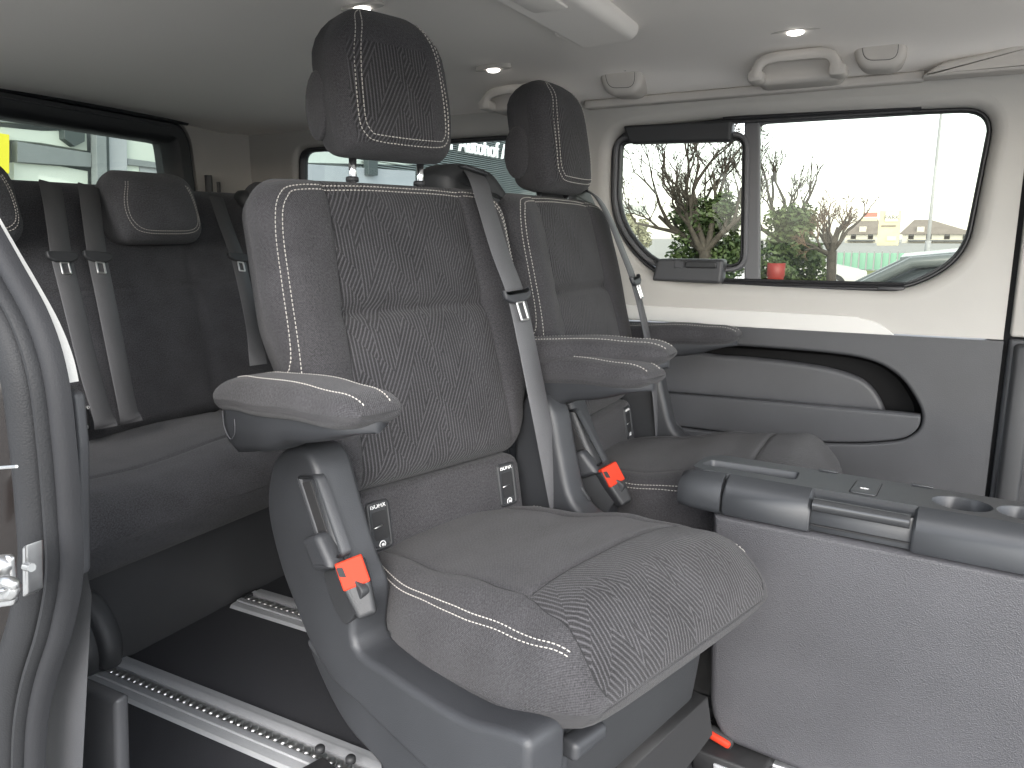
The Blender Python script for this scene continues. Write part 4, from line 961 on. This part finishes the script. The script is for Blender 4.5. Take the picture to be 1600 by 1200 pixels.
# evergreen bushes: clouds of small leaves on a few stems
def leafmat(n, c0, c1, c2):
    m = new_mat(n, c0, .55); q = NB(m); g = q.n('ShaderNodeNewGeometry'); tc = q.n('ShaderNodeTexCoord').outputs['Object']
    a = q.col(g.outputs['Random Per Island'], c0, c1, 0, 1); n1 = q.noise(tc, 3.5, 3)
    x = q.n('ShaderNodeMix'); x.data_type = 'RGBA'; q.l(a, x.inputs[6]); x.inputs[7].default_value = (*c2, 1)
    mr = q.n('ShaderNodeMapRange'); mr.inputs[1].default_value = .42; mr.inputs[2].default_value = .68; q.l(n1, mr.inputs[0]); q.l(mr.outputs[0], x.inputs[0]); q.l(x.outputs[2], q.b.inputs['Base Color'])
    return m
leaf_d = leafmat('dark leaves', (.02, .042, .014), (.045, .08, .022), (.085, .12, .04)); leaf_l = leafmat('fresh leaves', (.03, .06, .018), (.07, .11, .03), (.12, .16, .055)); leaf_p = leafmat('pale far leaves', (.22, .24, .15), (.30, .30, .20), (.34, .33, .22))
def bush(px, y, wpx, top, label, mat, seed, n=5200, sz=.05, group='evergreen bushes outside the side window', lumps=26):
    rnd = random.Random(seed); b = B(px, y); a, c = A(px-wpx/2, 400, y), A(px+wpx/2, 400, y); hw = (c.x-a.x)/2; H = A(px, top, y).z-GZ
    o = empty('evergreen_bush', b, label=label, cat='bush', group=group)
    ls = []
    for i in range(lumps):
        t = rnd.uniform(0, 2*pi); z = rnd.uniform(.12, .88); rr = sqrt(rnd.random())*.80*(1-max(0, z-.5)*.9)
        ls.append((V((hw*rr*cos(t), hw*rr*sin(t), H*z)), rnd.uniform(.22, .36)*hw))
    mb = MB()
    for i in range(n):
        p, r = rnd.choice(ls); d = V((rnd.gauss(0, 1), rnd.gauss(0, 1), rnd.gauss(0, 1))).normalized(); q = p+d*r*rnd.uniform(.55, 1.12)
        if q.z < .02: continue
        u = V((rnd.gauss(0, 1), rnd.gauss(0, 1), rnd.gauss(0, .7))).normalized(); v_ = u.cross(d+V((rnd.uniform(-.6, .6), rnd.uniform(-.6, .6), 0))).normalized(); s = sz*rnd.uniform(.6, 1.5)
        mb.add([q-u*s, q+v_*s*.45, q+u*s, q-v_*s*.45], [[0, 1, 2, 3]])
    mb.build('foliage', mat, o, False, fix=False)
    st = MB()
    for i in range(7): st.tube([V((rnd.uniform(-.15, .15), rnd.uniform(-.15, .15), 0)), ls[i][0]*.6, ls[i][0]], [.03, .02, .012], 5)
    st.build('stems', bark, o)
bush(1106, 14.6, 150, 300, 'wide dark green bush under the large bare tree', leaf_d, 3, 11000, lumps=44)
bush(1231, 14, 124, 313, 'rounder lighter green bush right of the window divider', leaf_l, 4, 10000, lumps=44)
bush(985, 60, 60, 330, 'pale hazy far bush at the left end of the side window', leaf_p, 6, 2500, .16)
# red planter tub under the right bush
p = B(1214, 12.4); o = empty('planter_tub', V((p.x, p.y, GZ)), label='red planter tub standing in front of the rounder green bush', cat='planter')
z1 = A(1214, 411, 12.4).z-GZ; rad = (A(1230, 420, 12.4).x-A(1203, 420, 12.4).x)/2
mb = MB(); mb.rings([[V((rad*f*cos(2*pi*k/20), rad*f*sin(2*pi*k/20), h)) for k in range(20)] for f, h in ((.75, 0), (.95, z1*.8), (1.05, z1*.82), (1.06, z1), (.95, z1), (.9, z1*.85))]); mb.build('tub', new_mat('red plastic tub', (.22, .018, .012), .5), o)
mb = MB(); rnd = random.Random(3)
for i in range(120):
    q = V((rnd.uniform(-.7, .7)*rad, rnd.uniform(-.7, .7)*rad, z1+rnd.uniform(-.02, .09))); u = V((rnd.gauss(0, 1), rnd.gauss(0, 1), rnd.gauss(0, 1))).normalized(); v_ = u.orthogonal().normalized(); mb.add([q-u*.03, q+v_*.014, q+u*.03, q-v_*.014], [[0, 1, 2, 3]])
mb.build('plants', leaf_d, o, False, fix=False)
# lamp post
p = B(1448, 60); top = 9
o = empty('lamp_post', p, label='tall thin grey lamp post standing right of the beige tower', cat='lamp post')
gm = new_mat('galvanised post', (.33, .34, .35), .5); mb = MB(); mb.tube([V((0, 0, 0)), V((0, 0, 4)), V((0, 0, 11.5))], [.13, .11, .08], 10); mb.build('pole', gm, o)
mb = MB(); mb.tube([V((0, 0, 0)), V((0, 0, 1.2))], .19, 12); mb.build('base', gm, o); mb = MB(); mb.box((.5, 0, 11.6), (1.2, .3, .14), r=.05); mb.build('lamp_head', gm, o)
# far building
wallm = noisy('render wall', (.55, .53, .46), (.62, .60, .52), .4, .9); roofm = noisy('slate roof', (.17, .145, .125), (.23, .20, .175), .6, .85, .3, .05); darkw = new_mat('dark window', (.07, .08, .09), .2); tanm = noisy('beige tower cladding', (.60, .53, .33), (.66, .60, .40), .5, .8)
def building(px0, px1, y, ridge, eave, label, hipl, hipr, wins):
    a, b = A(px0, 400, y).x, A(px1, 400, y).x; ze, zr = A((px0+px1)/2, eave, y).z, A((px0+px1)/2, ridge, y).z; D = 14
    o = empty('hotel_building', V((a, y, GZ)), label=label, cat='building', group='far buildings beyond the fence'); W = b-a
    mb = MB(); mb.box((W/2, D/2, (ze-GZ)/2), (W, D, ze-GZ)); mb.build('wall', wallm, o, False)
    e = .7; h0, h1 = ze-GZ+.02, zr-GZ
    mb = MB(); mb.add([(-e, -e, h0), (W+e, -e, h0), (W+e, D+e, h0), (-e, D+e, h0), (hipl, D/2, h1), (W-hipr, D/2, h1)], [[0, 1, 5, 4], [1, 2, 5], [2, 3, 4, 5], [3, 0, 4], [3, 2, 1, 0]]); rf = mb.build('roof', roofm, o, False)
    n = max(2, int(W/3.0)); first = None
    for r_ in wins:
        for i in range(n):
            x = (i+.5)*W/n; z = (ze-GZ)*r_
            mb = MB(); mb.box((x, -.02, z), (1.1, .12, 1.35)); f = mb.build('window', wallm if 0 else darkw, o, False)
            mb = MB(); mb.box((x, -.06, z-.74), (1.3, .2, .1)); mb.build('sill', wallm, f, False)
    for i in range(max(1, n//2)):
        x = (i+.5)*W/max(1, n//2)
        if hipl*.6 < x < W-hipr*.6:
            mb = MB(); mb.box((x, 1.6, h0+(h1-h0)*.32), (1.5, 2.2, 1.2)); d_ = mb.build('dormer', wallm, rf, False)
    mb = MB(); mb.box((W/2, -1.0, (ze-GZ)*.30), (W*.8, 2.0, .35)); mb.build('awning', darkw, o, False)
    return o
building(1407, 1520, 200, 342, 366, 'long cream hotel with a hipped grey roof right of the beige tower', 2, 9, (.5, .78))
building(1318, 1371, 200, 341, 366, 'shorter cream wing with a grey roof left of the beige tower', 3, 1, (.5, .78))
y = 150; a, b = A(1372, 360, y), A(1405, 360, y); zt, zr_ = A(1388, 329, y).z, A(1356, 331, y).z
o = empty('sign_tower', V((a.x, y, GZ)), label='beige sign tower with a lettered panel standing before the far hotel', cat='tower'); W = b.x-a.x
mb = MB(); mb.box((W/2, 2, (zt-GZ)/2), (W, 4, zt-GZ)); mb.build('shaft', tanm, o, False)
def tpx(pl, dy, nm, mat):
    p0, p1 = A(pl[0], pl[1], y), A(pl[2], pl[3], y); mb = MB(); mb.box(((p0.x+p1.x)/2-a.x, -dy/2, (p0.z+p1.z)/2-GZ), (abs(p1.x-p0.x), dy, abs(p1.z-p0.z))); return mb.build(nm, mat, o, False)
sg_ = tpx((1384, 331, 1403, 346), .2, 'sign_panel', new_mat('pale sign', (.72, .70, .58), .6)); p = A(1393.5, 340, y)
text_mesh('PARK', .95, darkw, sg_, 'lettering', frame_mtx(V((p.x-a.x, -.23, p.z-GZ)), (1, 0, 0), (0, 0, 1)))
tpx((1351, 332, 1371, 339), .25, 'red_sign', new_mat('red brown sign', (.42, .16, .12), .6)); tpx((1345, 340, 1371, 345), .3, 'sign_beam', tanm)
tpx((1386, 369, 1400, 376), .2, 'lower_sign', new_mat('pale sign low', (.66, .62, .48), .6)); tpx((1377, 352, 1400, 354), .15, 'band', roofm)
# green fence
y = 38; a, b = A(1296, 400, y).x, A(1440, 400, y).x; zt = A(1360, 394, y).z-GZ
o = empty('green_fence', V((a, y, GZ)), label='low pale green panel fence in front of the far hotel', cat='fence'); gmat = new_mat('green fence panel', (.22, .42, .32), .6)
n = 12; L = (b-a)/n; pm = None
for i in range(n):
    if pm is None: mb = MB(); mb.box((0, 0, zt/2), (L-.06, .03, zt-.06), r=.01); p_ = mb.build('panel', gmat, o); pm = p_.data
    else: p_ = bpy.data.objects.new('panel', pm); COL.objects.link(p_); p_.parent = o
    p_.location = ((i+.5)*L, 0, 0)
pm = None
for i in range(n+1):
    if pm is None: mb = MB(); mb.box((0, 0, (zt+.04)/2), (.05, .06, zt+.04)); p_ = mb.build('post', gm, o, False); pm = p_.data
    else: p_ = bpy.data.objects.new('post', pm); COL.objects.link(p_); p_.parent = o
    p_.location = (i*L, 0, 0)
# parked cars
def car(loc, rz, col, label, name='parked_car'):
    o = empty(name, loc, rz, label=label, cat='car', group='cars parked outside'); pm = new_mat('car paint', col, .25); gl = new_mat('car glass', (.05, .06, .065), .08); rb = M['black']
    def loft(secs, nm, mat, par):
        rings = []
        for x, hw, zb, zt, r in secs: rings.append([V((x, p.x, p.y)) for p in round_poly([(-hw, zb), (hw, zb), (hw*.93, zt), (-hw*.93, zt)], r, 4)])
        mb = MB(); mb.rings(rings); k = mb.build(nm, mat, par); return sharp(k, 45)
    bd = loft([(2.15, .6, .35, .55, .08), (2.1, .75, .25, .66, .1), (1.9, .83, .2, .74, .12), (1.0, .88, .18, .93, .14), (.2, .89, .18, .97, .12), (-1.2, .89, .18, .99, .12), (-1.9, .86, .2, .96, .12), (-2.1, .8, .28, .85, .1), (-2.16, .65, .4, .7, .08)], 'body', pm, o)
    gh = loft([(1.02, .76, .90, .95, .02), (.30, .72, .9, 1.36, .12), (-.2, .72, .9, 1.41, .14), (-1.2, .71, .9, 1.40, .14), (-1.95, .70, .9, 1.0, .04)], 'cabin_glass', gl, o)
    loft([(.42, .56, 1.33, 1.375, .02), (-.1, .64, 1.38, 1.435, .024), (-.8, .65, 1.39, 1.44, .024), (-1.42, .60, 1.30, 1.345, .02)], 'roof', pm, o)
    for s_ in (-1, 1):
        for pts in ([(1.06, s_*.735, .95), (.36, s_*.655, 1.35), (-.2, s_*.675, 1.405)], [(-.22, s_*.79, .95), (-.24, s_*.675, 1.40)], [(-.2, s_*.675, 1.405), (-1.35, s_*.66, 1.37), (-1.98, s_*.69, .98)]):
            mb = MB(); mb.tube([V(p) for p in pts], .032, 6); mb.build('roof_pillar', pm, o)
        mb = MB(); mb.box((.72, s_*.98, 1.0), (.12, .18, .12), r=.04); mb.build('mirror', pm, o)
        mb = MB(); mb.box((2.02, s_*.6, .63), (.14, .26, .12), r=.04); mb.build('headlight', M['white'], o)
        for x in (1.32, -1.32):
            mb = MB(); mb.rings([[V((x+.31*f*cos(2*pi*k/20), s_*h, .31+.31*f*sin(2*pi*k/20))) for k in range(20)] for f, h in ((.7, .70), (1, .72), (1, .88), (.72, .9))]); wh = mb.build('wheel', rb, o); mb = MB(); mb.rings([[V((x+.2*f*cos(2*pi*k/16), s_*h, .31+.2*f*sin(2*pi*k/16))) for k in range(16)] for f, h in ((1, .88), (1, .905), (.3, .9))]); mb.build('rim', M['steel'], wh)
    return o
car(V((.30, 5.1, GZ-.01)), pi, (.16, .18, .18), 'silver grey car parked close beyond the right end of the side window')
car(V((-5.2, 8.6, GZ)), R_(8), (.55, .57, .58), 'pale car whose roof shows behind the latch box of the sliding pane')
p = B(1205, 20); car(V((p.x, 20, GZ)), R_(15), (.5, .5, .5), 'small white car half hidden behind the rounder bush')
# dealership building behind the van
FX = -8.0
o = empty('dealership_building', V((FX, 9, GZ)), label='grey dealership building with lit showroom glass and white lettering behind the van', cat='building')
gy, gb = noisy('grey cladding', (.20, .22, .225), (.25, .27, .275), 2, .6), noisy('blue grey panel', (.36, .38, .40), (.42, .44, .46), 2, .6)
dk = new_mat('dark mullion', (.06, .075, .075), .5); wt = new_mat('white panel', (.72, .76, .74), .5); yl = new_mat('yellow banner', (.80, .72, .04), .6)
lit = bpy.data.materials.new('lit showroom glass'); lit.use_nodes = True; b_ = lit.node_tree.nodes['Principled BSDF']; b_.inputs['Base Color'].default_value = (.55, .60, .54, 1); b_.inputs['Emission Color'].default_value = (.93, 1, .92, 1); b_.inputs['Emission Strength'].default_value = .03
def D(p): return V((FX, p.y, p.z))-V((FX, 9, GZ))
def fpx(l, dep, nm, mat, th=.1):
    pts = [at(a, b, 0, FX) for a, b in l]; mb = MB(); slab(mb, [V((p.y-9, p.z-GZ)) for p in pts], lambda y, z, h: V((h, y, z)), dep-th, dep, .004, 1); return sharp(mb.build(nm, mat, o), 30)
mb = MB(); mb.box((-2, -1, 2.2), (3.6, 22, 4.4)); mb.build('shell', gy, o, False)
soff = fpx([(-40, 120), (132, 160), (132, 204), (60, 196), (-40, 190)], .10, 'soffit', gy)
fpx([(-40, 195), (60, 205), (86, 205), (130, 196), (132, 236), (60, 224), (-40, 214)], .05, 'window', lit)
fpx([(-40, 206), (0, 212), (0, 272), (-40, 275)], .16, 'yellow_banner', yl)
fpx([(16, 222), (132, 240), (132, 262), (16, 254)], .12, 'fascia', gy)
fpx([(16, 254), (90, 260), (132, 268), (132, 300), (16, 300)], .06, 'window', lit)
fpx([(86, 186), (120, 192), (120, 222), (104, 230), (88, 218)], .14, 'lamp_box', dk)
fpx([(131, 170), (147, 175), (150, 310), (134, 310)], .2, 'post', gy); fpx([(147, 175), (156, 178), (159, 310), (150, 310)], .15, 'mullion', dk)
fpx([(156, 178), (187, 186), (189, 310), (159, 310)], .12, 'panel', gb)
fpx([(188, 190), (244, 205), (244, 256), (190, 248)], .06, 'window', lit); fpx([(190, 248), (310, 264), (310, 272), (190, 258)], .1, 'transom', gy)
fpx([(190, 258), (212, 260), (213, 310), (191, 310)], .06, 'window', lit); fpx([(213, 260), (244, 264), (244, 310), (213, 310)], .06, 'panel', gb)
fpx([(243, 196), (265, 202), (266, 310), (244, 310)], .14, 'post', gy); fpx([(265, 205), (278, 209), (279, 262), (266, 259)], .06, 'window', lit); fpx([(277, 200), (310, 205), (310, 310), (278, 310)], .14, 'post', gy)
# ribbed sign wall seen through the quarter window: horizontal ribs, each its own piece
y0, y1 = at(560, 260, 0, FX).y-9, at(960, 260, 0, FX).y-9; zt, zb = at(700, 195, 0, FX).z-GZ, at(700, 292, 0, FX).z-GZ
rm = None; nr = 30; h = (zt-zb)/nr; cg = noisy('ribbed cladding', (.13, .155, .155), (.17, .195, .195), 3, .5)
for i in range(nr):
    if rm is None:
        mb = MB(); mb.rings([[V((x, y, z)) for x, z in ((0, 0), (.06, h*.12), (.06, h*.62), (0, h*.74))] for y in (y0, y1)]); r_ = mb.build('rib', cg, o, False); rm = r_.data
    else: r_ = bpy.data.objects.new('rib', rm); COL.objects.link(r_); r_.parent = o
    r_.location = (0, 0, zb+i*h)
mb = MB(); mb.box((-.05, (y0+y1)/2, (zt+zb)/2), (.1, y1-y0, zt-zb)); mb.build('rib_backing', gy, o, False)
fpx([(440, 255), (640, 268), (640, 300), (440, 300)], .12, 'panel', gb); fpx([(440, 235), (640, 243), (640, 258), (440, 254)], .06, 'window', lit); fpx([(560, 250), (575, 251), (575, 275), (560, 274)], .2, 'lamp_box', dk)
fpx([(560, 288), (1000, 322), (1000, 336), (560, 300)], .25, 'ledge', wt)
a, b = at(701, 222, 0, FX+.1), at(812, 245, 0, FX+.1); lt_ = new_mat('white letters', (.85, .87, .86), .5)
lt_.node_tree.nodes['Principled BSDF'].inputs['Emission Color'].default_value = (1, 1, 1, 1); lt_.node_tree.nodes['Principled BSDF'].inputs['Emission Strength'].default_value = .2
tx = text_mesh('r Autohof Altfr', 1.0, lt_, o, 'lettering', Matrix.Identity(4), .02, 'LEFT')
wd = max(v.co.x for v in tx.data.vertices); hh = at(775, 222, 0, FX).z-at(775, 250, 0, FX).z
zc = at(775, 238, 0, FX).z-GZ
tx.data.transform(frame_mtx(V((.12, a.y-9, zc)), (0, 1, 0), (0, 0, 1)) @ Matrix.Diagonal(((b.y-a.y)/wd, hh*1.25, 1, 1)))
